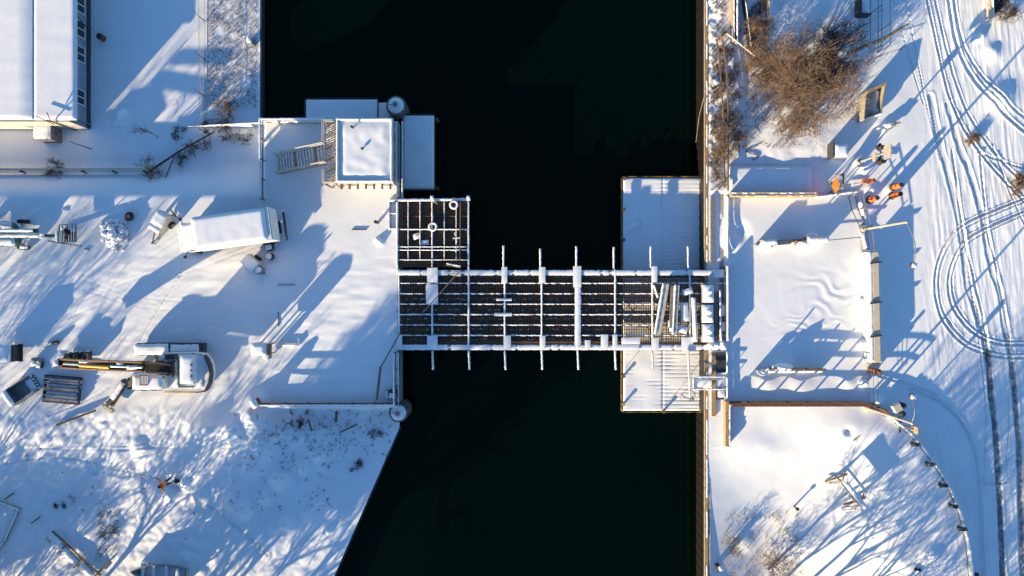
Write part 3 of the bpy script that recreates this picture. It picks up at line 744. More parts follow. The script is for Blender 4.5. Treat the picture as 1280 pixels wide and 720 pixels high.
# plaza railings
def railing(label, pts, hs, mt='steel', post=1.6, wdt=.07, sn=True, name='railing', zs=None, extra=None):
    base = pts[0]; t = thing(name, label, 'railing', base)
    mb = MB()
    for p, q in zip(pts[:-1], pts[1:]):
        p = Vector(p); q = Vector(q)
        for h in hs:
            mb.bar(p + Vector((0, 0, h)), q + Vector((0, 0, h)), wdt, wdt)
            if sn and h == hs[-1]: mb.snowbar(p + Vector((0, 0, h + wdt / 2)), q + Vector((0, 0, h + wdt / 2)), wdt * 1.4, .05, 1, int(abs(p.x * 10)))
    mb.build('rails', two(mt), t)
    for p, q in zip(pts[:-1], pts[1:]):
        p = Vector(p); q = Vector(q); n = max(1, round((q - p).length / post))
        for k in range(n + 1 if q == Vector(pts[-1]) else n):
            c = p + (q - p) * k / n; mb = MB(); mb.bar(c, c + Vector((0, 0, hs[-1] + .03)), wdt, wdt); mb.build('post', M[mt], t)
    return t
railing('grey double railing down the left edge of the control house yard', [Vector((*T(331, 152), 0)), Vector((*T(331, 250), 0))], (.45, 1.0), wdt=.10)
railing('white snowy pipe railing along the top edge of the control house yard', [Vector((*T(331, 153), 0)), Vector((*T(412, 153), 0))], (.5, 1.0), 'white', wdt=.12)
mb = MB(); mb.bar((*T(331, 152), .15), (*T(492, 152), .15), .3, .3); mb.snowbar((*T(331, 152), .3), (*T(420, 152), .3), .3, .08, 1, 4); tag(mb.build('kerb_wall', two('concrete'), base=(*T(331, 152), 0)), 'low snowy concrete kerb under the yard railing above the stairs', 'kerb')
t = railing('rusty brown railing with snow along the lower edge of the left plaza', [Vector((*T(330, 503.5), 0)), Vector((*T(497, 503.5), 0))], (.35, .7, 1.05), 'rust', post=1.7, wdt=.10)
mb = MB(); mb.bar((*T(320, 506), .1), (*T(497, 506), .1), .25, .45); mb.snowbar((*T(322, 506.4), .325), (*T(497, 506.4), .325), .26, .07, 1, 44); tag(mb.build('kerb_wall', two('concrete'), base=(*T(330, 506), -.5)), 'snow topped concrete kerb below the rusty plaza railing', 'kerb')
t = railing('blue shaded steel railing on the water edge of the plaza below the bridge', [Vector((*T(495.5, 440), 0)), Vector((*T(495.5, 503), 0))], (.4, .75, 1.1), 'steel', post=1.3, wdt=.09)
mb = MB(); mb.bar((*T(502, 440), -.1), (*T(502, 465), -.1), .12, .2); mb.bar((*T(498, 440), -.05), (*T(498, 504), -.05), .12, .3); mb.snowbar((*T(498, 440), .1), (*T(498, 504), .1), .12, .05, 1, 12); tag(mb.build('edge_beam', S2, base=(*T(498, 470), -.2)), 'steel edge beam on the waterside of the plaza below the bridge', 'beam')
# the corner cabinet
t = thing('utility_cabinet', 'dark cabinet in the lower right corner of the plaza', 'cabinet', W(489, 492, 0))
mb = MB(); c = W(491.5, 492, .35); mb.box(c, (.5, .6, .7)); mb.build('cabinet_body', M['steel_dark'], t); mb = MB(); mb.snow(c + Vector((0, -.1, .352)), .48, .35, .08, seed=3); mb.build('snow_cap', M['snow'], t)
(slab('low dark crate left of the corner cabinet on the plaza', 484.5, 492, .25, .55, R(4), .02, .4, 'steel_dark', .02, 'crate', 'crate'))

# gate arm on plaza
ga = thing('road_gate', 'thin hinged gate arm lying bent over the lower right plaza', 'gate', W(475, 460, 0))
mb = MB(); mb.bar(W(476, 459, .9), W(501, 415, .9), .07, .08); mb.bar(W(501, 415, .9), W(503, 414, .0), .06, .06); mb.build('upper_arm', M['steel_dark'], ga)
mb = MB(); mb.bar(W(476, 459, .9), W(471.5, 500, .8), .13, .1, 0); mb.bar(W(474.5, 459, .9), W(470, 500, .8), .04, .12, 0); mb.build('lower_arm', M['grey_wood'], ga)
mb = MB(); mb.bar(W(475.6, 459, 0), W(475.6, 459, .95), .1, .1); mb.build('pivot_post', M['steel'], ga)
t = thing('bollard', 'dark capped post sticking out of the snow near the steel platform', 'bollard', G(472, 277)); p = G(472, 278.5)
mb = MB(); mb.tube(p - Vector((0, 0, .2)), p + Vector((0, 0, .75)), .11, n=12); mb.build('post', M['brown'], t); mb = MB(); mb.tube(p + Vector((0, 0, .75)), p + Vector((0, 0, .82)), .13, n=12); mb.build('cap', M['black'], t)
def groove(label, p, q, wdt=.12, mt='steel'):
    a = G(*p, .03); b_ = G(*q, .03); mb = MB(); mb.bar(a, b_, wdt, .1); return tag(mb.build('steel_strip', M[mt], base=(a + b_) / 2), label, 'strip')
groove('row of dark slots in the snow left of the capped post', (440, 287), (458, 287), .07, 'steel_dark')
groove('short steel strip in the snow above the sunlit wedge', (348, 355.5), (369, 355.5), .06)
groove('short upright steel strip standing in the shaded snow', (348, 390), (348, 408), .05)
mb = MB(); mb.bar(G(348, 431, .12), G(373, 431, .12), .12, .16); mb.bar(G(374, 432, .12), G(374, 423, .12), .1, .16); mb.snowbar(G(348, 431, .2), G(373, 431, .2), .12, .05, 1, 3); tag(mb.build('low_barrier', two('white'), base=G(360, 431)), 'low white L shaped barrier in the snow right of the cabinet', 'barrier')

# ------------------------------------------------------------------ shed at the upper left
GB = DROP
sh = thing('shed', 'long low shed with snowy roof and blue grey wall of windows', 'shed', ((W(112, 100, GB)).x - 3, 18, GB))
xE = W(112, 80, GB).x; ZE = .72; yS = W(60, 161, GB).y
xL = xE - 16
mb = MB()
mb.box(((xE + xL) / 2, (yS + 40) / 2, (GB - .3 + ZE - .1) / 2), (xE - xL, 40 - yS, ZE - .1 - GB + .3)); mb.build('wall', M['siding'], sh)
mb = MB(); mb.box(((xE + xL) / 2, yS - .03, (GB + ZE) / 2 - .1), (xE - xL, .05, ZE - GB - .1)); mb.build('front_wall', M['cream'], sh)
rE = W(94.5, 80, ZE + .1).x; rS = W(50, 149.5, ZE + .1).y; rM = W(38, 80, ZE + .4).x
rf = MB()
def slope(x0, x1, z0, z1, y0, y1, m, mb):
    mb.add([(x0, y0, z0), (x1, y0, z1), (x1, y1, z1), (x0, y1, z0), (x0, y0, z0 - .14), (x1, y0, z1 - .14), (x1, y1, z1 - .14), (x0, y1, z0 - .14)],
           [(0, 1, 2, 3), (7, 6, 5, 4), (4, 5, 1, 0), (6, 7, 3, 2), (5, 6, 2, 1), (7, 4, 0, 3)], m)
slope(rM, rE, ZE + .08, ZE + .02, rS, 40.5, 0, rf); slope(xL - .5, rM - .02, ZE + .16, ZE + .18, rS, 40.5, 0, rf)
rf = rf.build('roof', M['white'], sh)
mb = MB()
def snowroof(x0, x1, z0, z1, y0, y1, t):
    nx, ny = 26, 120; vs = []
    for j in range(ny + 1):
        for i in range(nx + 1):
            u = i / nx; v = (j / ny) ** 1.6; x = x0 + u * (x1 - x0); y = y0 + v * (y1 - y0)
            d = min(u, 1 - u) * abs(x1 - x0); d = min(d, v * (y1 - y0), 9)
            vs.append((x + (random.uniform(-.02, .02) if i in (0, nx) else 0), y, z0 + u * (z1 - z0) + .005 + t * math.sqrt(min(1, d / .25)) * (1 + .12 * mnoise.noise(Vector((x * .35, y * 1.3, 1))))))
    mb.add(vs, [(j * (nx + 1) + i, j * (nx + 1) + i + 1, (j + 1) * (nx + 1) + i + 1, (j + 1) * (nx + 1) + i) for j in range(ny) for i in range(nx)], 0, True)
snowroof(rM, rE, ZE + .08, ZE + .02, rS, 40.5, .10); snowroof(xL - .5, rM - .02, ZE + .16, ZE + .18, rS, 40.5, .12)
mb.build('snow_cover', M['snow'], rf)
for py, hgt in ((4, 1.25), (34.5, 1.3), (66, 1.2), (120, 1.15), (-30, 1.2)):
    p = W(103, py, -.3); f = MB(); f.box((xE + .03, p.y, -.55), (.09, hgt, 1.15)); f = f.build('window', M['white'], sh)
    g = MB()
    for s_ in (-1, 1): g.box((xE + .079, p.y + s_ * hgt * .235, -.55), (.01, hgt * .40, .95))
    g.build('pane', M['glass'], f)
mb = MB(); mb.tube(W(93, 16, .6), W(113, 40, -1.3), .045, n=6); mb.build('drain_pipe', M['steel_dark'], sh)
mb = MB(); mb.tube((xE + .12, yS + .3, GB), (xE + .12, yS + .3, ZE), .05); mb.tube((xE + .12, 10.8, GB), (xE + .12, 10.8, ZE), .05); mb.build('downspout', M['steel'], sh)
mb = MB(); mb.box((xE + .05, (yS + 40) / 2, GB + .18), (.1, 40 - yS, .36)); mb.build('plinth', M['steel_dark'], sh)
pc = MB(); a = W(46, 163, -1.0); b_ = W(66, 150, -.6); pc.box(((a.x + b_.x) / 2, yS - .55, -1.15), (1.35, 1.1, 1.3)); pc = pc.build('porch', M['grey_wood'], sh)
mb = MB(); mb.snow(((a.x + b_.x) / 2, yS - .55, -.495), 1.3, 1.05, .07, seed=2); mb.build('snow_cap', M['snow'], pc)
for i, (px, py, lab) in enumerate([(19, 160, 'left wooden post leaning in the snow in front of the shed'), (45, 160, 'wooden post in the snow beside the shed porch')]):
    p = G(px, py); mb = MB(); mb.tube(p, p + Vector((.1, 0, .9)), .05, n=6); mb.box(p + Vector((.1, 0, .95)), (.3, .12, .12)); tag(mb.build('wooden_post', M['brown'], base=p), lab, 'post')
t = thing('utility_pole', 'thin pole with crossarm at the front corner of the shed', 'pole', G(95, 163)); p = G(95, 163)
mb = MB(); mb.tube(p, p + Vector((0, 0, 3.3)), .05, n=8); mb.build('pole', M['steel_dark'], t)
mb = MB(); q = p + Vector((0, 0, 3.0)); mb.bar(q + Vector((-1.0, .35, 0)), q + Vector((.3, -.25, 0)), .06, .06); mb.bar(q + Vector((0, 0, -.1)), q + Vector((-.1, .6, .2)), .05, .05); mb.build('crossarm', M['steel_dark'], t)
for k, (px, py) in enumerate([(102, 156), (105, 157)]):
    pass
p = G(103, 158); mb = MB()
for k in range(5): mb.blob(p + Vector((random.uniform(-.5, .6), random.uniform(-.12, .12), .1)), (.16, .14, .2), 0, k, .6, 8, 5)
tag(mb.build('scrap_heap', M['grey_wood'], base=p), 'small heap of scrap at the front corner of the shed', 'scrap')
t = thing('ash_can', 'brown round can standing in shaded snow right of the shed', 'can', G(128, 48)); p = G(129.5, 48.5)
mb = MB(); mb.lathe(p, [(.22, 0), (.25, .55), (.22, .6)], 14); mb.build('can_body', M['rust'], t)
mb = MB(); mb.lathe(p + Vector((0, 0, .6)), [(.19, 0), (.15, .05)], 14); mb.build('can_lid', M['black'], t)
tag(cable('thin wire from the shed wall to the brown can', [W(112, 32, -.6), G(127, 45, .3)], .012))

# beige guard rail below the shed
gr = thing('guard_rail', 'long beige guard rail on short posts below the shed', 'guard rail', G(95, 213))
mb = MB(); pr = [G(px, 213.5 if px < 150 else 213) for px in (-60, 0, 50, 100, 150, 188)]
for p, q in zip(pr[:-1], pr[1:]):
    mb.bar(p + Vector((0, 0, .55)), q + Vector((0, 0, .55)), .16, .28)
    mb.bar(p + Vector((0, -.16, .35)), q + Vector((0, -.16, .35)), .06, .1)
mb.build('rail', M['cream'], gr)
for k in range(6):
    p = G(-5 + k * 38, 214); mb = MB(); mb.box(p + Vector((0, -.12, .3)), (.12, .12, .8)); mb.build('post', M['brown'], gr)

# chain link fence beside the shed yard
cf = thing('chain_link_fence', 'thin chain link fence running down the yard beside the shed', 'fence', G(257, 90))
def fpt(py, dz): return G(257 - (165 - py) * .004, py, dz)
FP = [-45, -10, 27, 75, 121, 165]
for py in FP:
    mb = MB(); p = fpt(py, 0); mb.tube(p, p + Vector((0, 0, 1.1)), .035, n=6); mb.bar(p + Vector((0, 0, 1.1)), p + Vector((-.3, .3, 1.4)), .03, .03); mb.build('post', M['steel_dark'], cf)
mb = MB()
for z in (.06, 1.08): mb.tube(fpt(-45, z), fpt(165, z), .018, n=5)
mb.build('rail', M['steel'], cf)
mb = MB(); a = fpt(-45, .06); b_ = fpt(165, .06); L = (b_ - a).length; d = (b_ - a) / L; n = int(L / .16)
for k in range(-10, n):
    for sg in (1, -1):
        s0_ = k * .16; s1_ = s0_ + 1.0; z0, z1 = (0, 1.0) if sg == 1 else (1.0, 0)
        lo, hi = max(0, s0_), min(L, s1_)
        if hi <= lo: continue
        f0, f1 = (lo - s0_) / 1.0, (hi - s0_) / 1.0
        mb.tube(a + d * lo + Vector((0, 0, z0 + (z1 - z0) * f0)), a + d * hi + Vector((0, 0, z0 + (z1 - z0) * f1)), .0035, n=3, cap=False)
mb.build('wire_mesh', M['steel'], cf)
t = thing('utility_box', 'small snow topped utility box near the quay edge right of the fence', 'box', G(316, 54)); p = G(316, 54)
mb = MB(); mb.box(p + Vector((0, 0, .4)), (.35, .5, .8)); mb.build('box_body', M['steel'], t); mb = MB(); mb.snow(p + Vector((0, 0, .801)), .36, .5, .12); mb.build('snow_cap', M['snow'], t)

# ------------------------------------------------------------------ bare trees, bushes and grass
def branch(mb, p, d, L, r, lev, rnd, cfg):
    n = 3 if lev > 0 else 2; pts = [p]; dd = d.copy()
    for k in range(n):
        dd = (dd + Vector((rnd.uniform(-1, 1), rnd.uniform(-1, 1), rnd.uniform(-.6, .8))) * cfg['wob']).normalized()
        pts.append(pts[-1] + dd * L / n)
    sides = 6 if lev >= cfg['lev'] - 1 and r > .05 else 3
    for k in range(n):
        mb.tube(pts[k], pts[k + 1], max(r * (1 - .28 * k), cfg['rmin']), max(r * (1 - .28 * (k + 1)), cfg['rmin'] * .8), sides, 0, cap=False)
    if lev == 0: return
    for c in range(cfg['n'][lev]):
        t = rnd.uniform(.3, 1.0); k = min(n - 1, int(t * n)); q = pts[k] + (pts[k + 1] - pts[k]) * (t * n - k)
        a = dd.orthogonal().normalized(); a.rotate(Matrix.Rotation(rnd.uniform(0, 2 * PI), 3, dd))
        nd = (dd * rnd.uniform(.4, 1.0) + a * rnd.uniform(.5, 1.1) * cfg['spr'] + Vector((0, 0, cfg['up']))).normalized()
        branch(mb, q, nd, L * rnd.uniform(.45, .75), r * .5, lev - 1, rnd, cfg)
def bare_tree(name, label, cat, loc, h, seed, n=(0, 5, 5, 5, 5), lev=4, r=.12, rmin=.010, spr=1.0, up=.12, stems=1, lean=0, mt='bark', group=None, wob=.22, trunk_h=.3):
    rnd = random.Random(seed); loc = Vector(loc); t = thing(name, label, cat, loc, group)
    cfg = dict(n=n, lev=lev, rmin=rmin, spr=spr, up=up, wob=wob)
    tk = MB(); cr = MB()
    for s_ in range(stems):
        a = rnd.uniform(0, 2 * PI); d = Vector((math.cos(a) * lean, math.sin(a) * lean, 1)).normalized()
        p = loc + Vector((math.cos(a) * .12 * (stems > 1), math.sin(a) * .12 * (stems > 1), -.1)); q = p + d * h * trunk_h
        m_ = (p + q) / 2 + Vector((rnd.uniform(-.05, .05), rnd.uniform(-.05, .05), 0))
        tk.tube(p, m_, r, r * .85, 8); tk.tube(m_, q, r * .85, r * .68, 8)
        for c in range(n[-1]):
            b_ = rnd.uniform(0, 2 * PI); nd = (d * rnd.uniform(.5, 1.2) + Vector((math.cos(b_), math.sin(b_), 0)) * rnd.uniform(.3, .9) * spr).normalized()
            branch(cr, p + (q - p) * rnd.uniform(.55, 1), nd, h * rnd.uniform(.32, .5), r * .55, lev - 1, rnd, cfg)
    tk.build('trunk', M[mt], t); cr.build('crown', M[mt], t); return t
bare_tree('bare_tree', 'large leafless brown tree with dense twigs on the right bank', 'tree', G(980, 116), 6.4, 3, n=(0, 8, 7, 6, 9), lev=4, r=.14, rmin=.011, spr=1.25, stems=2, lean=.35, trunk_h=.22)
bare_tree('bare_tree', 'dark leafless tree above the big brown tree near the broken trunk', 'tree', G(1035, 78), 3.8, 5, n=(0, 6, 6, 5, 6), lev=4, r=.08, rmin=.011, spr=1.4, stems=2, lean=.8, mt='bark_dark', trunk_h=.25)
bare_tree('bare_tree', 'tan leafless thicket between the big brown tree and the quay path', 'tree', G(938, 92), 3.2, 8, n=(0, 6, 5, 5, 5), lev=4, r=.06, rmin=.011, spr=1.3, stems=3, lean=.6, trunk_h=.25)
bare_tree('bush', 'leafless brown bush below the big brown tree', 'bush', G(993, 160), 2.6, 9, n=(0, 6, 6, 6), lev=3, r=.05, rmin=.010, spr=1.3, stems=4, lean=.5)
bare_tree('bush', 'small leafless bush above the snowy backfill slab by the quay path', 'bush', G(902, 185), 2.2, 10, n=(0, 6, 6, 5), lev=3, r=.04, rmin=.010, spr=1.1, stems=4, lean=.5)
bare_tree('bush', 'leafless bush beside the fence at the top of the quay path', 'bush', G(948, 38), 2.0, 11, n=(0, 6, 5, 5), lev=3, r=.04, rmin=.010, spr=1.2, stems=4, lean=.5)
bare_tree('bush', 'dark leafless bush at the very top edge right of the tyre tracks', 'bush', G(1252, 12), 1.6, 12, n=(0, 7, 6, 6), lev=3, r=.04, rmin=.012, spr=1.5, stems=5, lean=.8, mt='bark_dark')
bare_tree('bush', 'brown bush at the right edge beside the curving tracks', 'bush', G(1272, 233), 1.3, 13, n=(0, 7, 7, 6), lev=3, r=.03, rmin=.011, spr=1.4, stems=5, lean=.7)
bare_tree('bush', 'tiny brown weed clump between the tracks below the broken boat', 'bush', G(1213, 177), .8, 14, n=(0, 6, 6, 5), lev=3, r=.015, rmin=.007, spr=1.2, stems=5, lean=.6)
bare_tree('bush', 'brown bush at the foot of the yard fence beside the quay', 'bush', G(283, 142), 1.6, 15, n=(0, 6, 6, 5), lev=3, r=.03, rmin=.009, spr=1.2, stems=4, lean=.5)
bare_tree('sapling', 'leafless sapling in shaded snow left of the fence end', 'sapling', G(198, 172), 2.3, 16, n=(0, 4, 4, 4), lev=3, r=.03, rmin=.009, spr=.9, stems=1, lean=.4, mt='bark_dark', trunk_h=.4)
bare_tree('bush', 'leafless bush at the right end of the beige guard rail', 'bush', G(200, 210), 1.9, 17, n=(0, 5, 4, 4), lev=3, r=.03, rmin=.009, spr=1.4, stems=5, lean=.8)
bare_tree('bush', 'small bush growing through the middle of the beige guard rail', 'bush', G(72, 213), 1.3, 18, n=(0, 6, 5, 5), lev=3, r=.025, rmin=.008, spr=1.2, stems=4, lean=.6)
bare_tree('bush', 'tangled twigs around the fallen log left of the yard railing', 'bush', G(250, 180), 1.6, 19, n=(0, 5, 4, 4), lev=3, r=.03, rmin=.009, spr=1.6, stems=4, lean=1.1, mt='bark_dark')
bare_tree('bush', 'bare bush in the corner between the quay and the yard railing', 'bush', G(283, 165), 1.2, 20, n=(0, 6, 5, 5), lev=3, r=.03, rmin=.008, spr=1.4, stems=4, lean=.9, mt='bark_dark')
bare_tree('bush', 'fine leafless bush in the sunlit snow at the lower right', 'bush', G(965, 708), 2.4, 21, n=(0, 6, 6, 6), lev=3, r=.03, rmin=.007, spr=1.2, stems=4, lean=.5)
bare_tree('bush', 'thin sunlit twigs near the quay at the lower right', 'bush', G(908, 682), 1.5, 22, n=(0, 5, 5, 5), lev=3, r=.02, rmin=.006, spr=1.2, stems=3, lean=.6)
for i, (px, py, lab) in enumerate([(137, 665, 'dark green shrub poking through the snow above the rowing boat'), (443, 580, 'flattened twigs on the rubble slope near the dark water'), (470, 545, 'small tuft of twigs below the lower pile cluster'), (370, 530, 'dry weeds just below the plaza railing'), (75, 632, 'bent dark twigs in the snow near the fallen boards'), (98, 622, 'thin forked twig lying on snow left of the person')]):
    bare_tree('twigs', lab, 'twigs', G(px, py), (.9, .9, .7, .7, .5, 1.0)[i], 30 + i, n=(0, 4, 4, 4) if i != 5 else (0, 2, 3, 2), lev=3, r=.02, rmin=.009, spr=1.6, stems=4 if i != 5 else 2, lean=1.4, mt='bark_dark')
for i, (px, py, lab, hh) in enumerate([(228, 205, 'low tangle of twigs where the snowy pole meets the fallen log', 1.2), (305, 172, 'sparse twigs on the snow just left of the yard railing top', .9), (225, 168, 'thin dark weeds between the sapling and the yard fence', .8), (262, 158, 'twigs leaning against the foot of the chain link fence', .9)]):
    bare_tree('twigs', lab, 'twigs', G(px, py), hh, 80 + i, n=(0, 4, 4, 4), lev=3, r=.02, rmin=.009, spr=1.6, stems=4, lean=1.2, mt='bark_dark')
def log(label, pts, r, mt='bark', name='fallen_log', cat='log'):
    mb = MB()
    for k, (p, q) in enumerate(zip(pts[:-1], pts[1:])): mb.tube(p, q, r * (1 - .2 * k), r * (.8 - .2 * k), 8)
    return tag(mb.build(name, M[mt], base=pts[0]), label, cat)
log('fallen log lying slanted through the brush left of the yard railing', [G(188, 215, .2), G(228, 190, .4), G(270, 166, .3)], .09, 'bark_dark')
log('snowy pole crossing the fallen log in the brush', [G(209, 222, .2), G(222, 196, .5)], .07, 'grey_wood')
log('broken tan tree trunk with split end at the top right of the thicket', [G(1052, 72, .9), G(1090, 58, 1.5), G(1119, 41, 1.7)], .15, 'tan', 'broken_trunk')
log('bent bare branch hanging over the quay wall into the water', [G(897, 110, .5), W(880, 122, .2), W(874, 145, -.4), W(870, 178, -1.6)], .05, 'grey_wood', 'branch', 'branch')
def grass(name, label, spots, count, hgt, seed, wdt=.02, mt='grass'):
    rnd = random.Random(seed); mb = MB()
    for k in range(count):
        x0, y0, x1, y1 = rnd.choice(spots); px = rnd.uniform(x0, x1); py = rnd.uniform(y0, y1)
        if mnoise.noise(Vector((px * .06, py * .06, seed))) < (-.45 if seed == 1 else -.15): continue
        p = G(px, py)
        for b_ in range(3):
            a = rnd.uniform(0, 2 * PI); h = hgt * rnd.uniform(.5, 1.2); tip = p + Vector((math.cos(a) * h * .8, math.sin(a) * h * .8, h)); s_ = Vector((-math.sin(a), math.cos(a), 0)) * wdt
            mb.add([p - s_, p + s_, tip], [(0, 1, 2)])
    return tag(mb.build(name, M[mt]), label, 'grass', kind='stuff')
grass('dry_grass', 'dry grass poking through snow between the fence and the quay', [(259, 0, 322, 135)], 3000, .13, 1, .011)
grass('dry_grass', 'dry grass along the snowy path on the right quay', [(889, 0, 908, 235), (888, 60, 902, 240)], 1200, .25, 2)
grass('dry_grass', 'brown undergrowth beneath the leafless trees on the right bank', [(912, 60, 1000, 185), (930, 0, 960, 90), (900, 40, 925, 190), (960, 90, 1075, 150)], 2600, .45, 3, .014, 'bark')
grass('dry_weeds', 'dark weeds and rubble stems on the slope below the plaza', [(330, 512, 490, 575), (280, 540, 420, 640), (120, 620, 150, 700)], 500, .25, 4, .018, 'bark_dark')
grass('dry_grass', 'sunlit twigs on the lower right snow near the frame edge', [(905, 640, 1000, 735)], 500, .35, 5, .012)

# trees standing outside the picture whose shadows fall into it
mtree = bare_tree('bare_tree', 'leafless tree below the lower left edge of the yard', 'tree', (*T(60, 800), -.9), 6.0, 50, n=(0, 5, 5, 5, 6), lev=4, r=.13, rmin=.022, spr=.85, group='trees beyond the lower left edge')
mtree.scale = (1.35, 1.35, 1.35)
def off(px, py, sc, rz, src, lab, grp):
    c = copy_tree(src); c.location = (*T(px, py), -.9); c.scale = (sc, sc, sc); c.rotation_euler = (0, 0, rz); c['label'] = lab; c['group'] = grp
LLB = 'leafless tree below the lower left edge of the yard'
for i, (px, py, sc) in enumerate([(-30, 775, .92), (-75, 790, .95), (-120, 770, 1.06), (-165, 785, 1.08), (-215, 770, 1.02), (-260, 790, 1.02), (-55, 832, 1.0), (-105, 805, .9), (135, 772, .75), (-140, 835, 1.0), (-300, 740, .85), (-190, 840, 1.0),
                                  (110, 810, 1.3), (165, 800, 1.3), (215, 820, 1.4), (145, 870, 1.6), (275, 800, 1.1), (250, 880, 1.7), (-340, 640, .6)]):
    off(px, py, sc, i * 1.3, mtree, LLB, 'trees beyond the lower left edge')
mt3 = bare_tree('bare_tree', 'tall leafless tree added out of view to shade the left plaza', 'tree', (*T(98, 868), -.9), 8.6, 70, n=(0, 6, 6, 5, 9), lev=4, r=.16, rmin=.026, spr=.95, trunk_h=.62, group='tall trees added beyond the lower left edge')  # unseen trees added with high crowns so their shade reaches the left plaza
for i, (px, py, sc) in enumerate([(140, 858, 1.0), (122, 912, 1.05), (172, 838, .92)]):
    off(px, py, sc, i * 1.7 + .5, mt3, 'tall leafless tree added out of view to shade the left plaza', 'tall trees added beyond the lower left edge')
m2 = bare_tree('bare_tree', 'leafless tree below the lower right edge of the park', 'tree', (*T(925, 770), -.3), 7.5, 60, n=(0, 5, 5, 4, 6), lev=4, r=.13, rmin=.014, spr=.7, trunk_h=.4, group='trees beyond the lower right edge')
for i, (px, py, sc) in enumerate([(975, 790, 1.0), (1010, 830, 1.0), (1070, 800, .9), (905, 830, 1.1), (1130, 850, 1.0), (1035, 880, 1.1), (945, 850, 1.15), (1105, 900, 1.1)]):
    off(px, py, sc, i * 1.9 + 1, m2, 'leafless tree below the lower right edge of the park', 'trees beyond the lower right edge')

for i, (px, py, sc) in enumerate([(-110, 560, .95), (-170, 505, .9), (-70, 640, .8), (-230, 600, 1.0), (-140, 620, .85), (-210, 450, .8)]):
    off(px, py, sc, i * 2.3, m2, 'leafless tree beyond the left edge of the yard', 'trees beyond the left edge')
# ------------------------------------------------------------------ local frame helper: x along the thing, y across, z up
class Frame:
    def __init__(s, loc, rz): s.o = Vector(loc); s.m = Matrix.Rotation(rz, 3, 'Z'); s.rz = rz
    def __call__(s, x, y, z): return s.o + s.m @ Vector((x, y, z))
def fbox(mb, F, c, d, m=0, mtop=None): mb.box(F(*c), d, F.rz, m, mtop)
def wheel(F, c, r, wdt, par, axis=None):
    """tyre + rim, axle across the frame"""
    mb = MB(); ax = F.m @ Vector((0, 1, 0)); p = F(*c)
    mb.lathe(p - ax * wdt / 2, [(r * .8, 0), (r, wdt * .12), (r, wdt * .88), (r * .8, wdt)], 16, 0, ax); w_ = mb.build('wheel', M['black'], par)
    mb = MB(); mb.lathe(p - ax * (wdt / 2 + .012), [(r * .5, 0), (r * .55, wdt + .024)], 12, 0, ax); mb.build('rim', M['steel'], w_)
def ground_at(px, py): return G(px, py)

# ---- box truck
p0 = W(289, 286, 3.3); F = Frame((p0.x, p0.y, 0), R(7.8))
t = thing('box_truck', 'box truck with red lower sides and snow covered roof in the yard', 'truck', F(0, 0, 0))
mb = MB(); fbox(mb, F, (0, 0, 2.62), (5.45, 2.3, 1.32)); cbx_ = mb.build('cargo_box', M['white'], t); mb = MB(); fbox(mb, F, (0, 0, 1.81), (5.40, 2.28, .28)); mb.build('red_lower_side', M['red'], cbx_)
mb = MB(); fbox(mb, F, (-.02, 0, 3.3), (5.5, 2.36, .06)); fbox(mb, F, (2.76, 0, 2.5), (.06, 2.3, 1.5)); mb.build('box_trim', M['white'], t)
mb = MB(); mb.snow(F(-.12, 0, 3.331), 5.2, 2.28, .12, F.rz, 0, seed=5, lump=.10, edge=.2); mb.build('snow_cover', M['snow'], t)
mb = MB(); fbox(mb, F, (-.95, 0, .62), (7.1, .9, .24)); fbox(mb, F, (-.3, 0, 1.2), (4.4, 1.5, .95)); mb.build('chassis', M['black'], t)
cb = MB(); fbox(cb, F, (-3.45, 0, 1.55), (1.25, 1.95, 1.7)); fbox(cb, F, (-4.3, 0, 1.05), (.7, 1.8, .75)); cb = cb.build('cab', M['white'], t)
mb = MB(); mb.snow(F(-3.42, .02, 2.401), 1.15, 1.95, .12, F.rz, 0, seed=3); mb.snow(F(-4.2, 0, 1.43), .85, 1.8, .10, F.rz, 0, seed=4); mb.build('snow_cover', M['snow'], cb)
mb = MB(); fbox(mb, F, (-4.03, 0, 1.9), (.03, 1.7, .65)); fbox(mb, F, (-3.45, -.985, 1.9), (.7, .03, .6)); mb.build('window', M['glass'], cb)
for s_ in (-1, 1):
    mb = MB(); mb.bar(F(-3.9, s_ * .98, 1.9), F(-4.1, s_ * 1.35, 1.9), .04, .04); fbox(mb, F, (-4.12, s_ * 1.38, 1.9), (.08, .2, .36)); mb.build('mirror', M['black'], cb)
    wheel(F, (-3.9, s_ * .95, .42), .42, .28, t); wheel(F, (1.5, s_ * .95, .42), .42, .42, t)
for s_ in (-1, 1):
    mb = MB(); fbox(mb, F, (-4.66, s_ * .7, 1.1), (.05, .25, .2)); mb.build('headlight', M['glass'], cb)
mb = MB(); mb.bar(F(2.86, .9, 1.5), F(3.2, 1.05, 1.6), .08, .10); mb.build('tail_lift', M['white'], t)
mb = MB(); fbox(mb, F, (2.95, 0, .7), (.12, 2.1, .16)); mb.build('rear_bumper', M['steel_dark'], t)

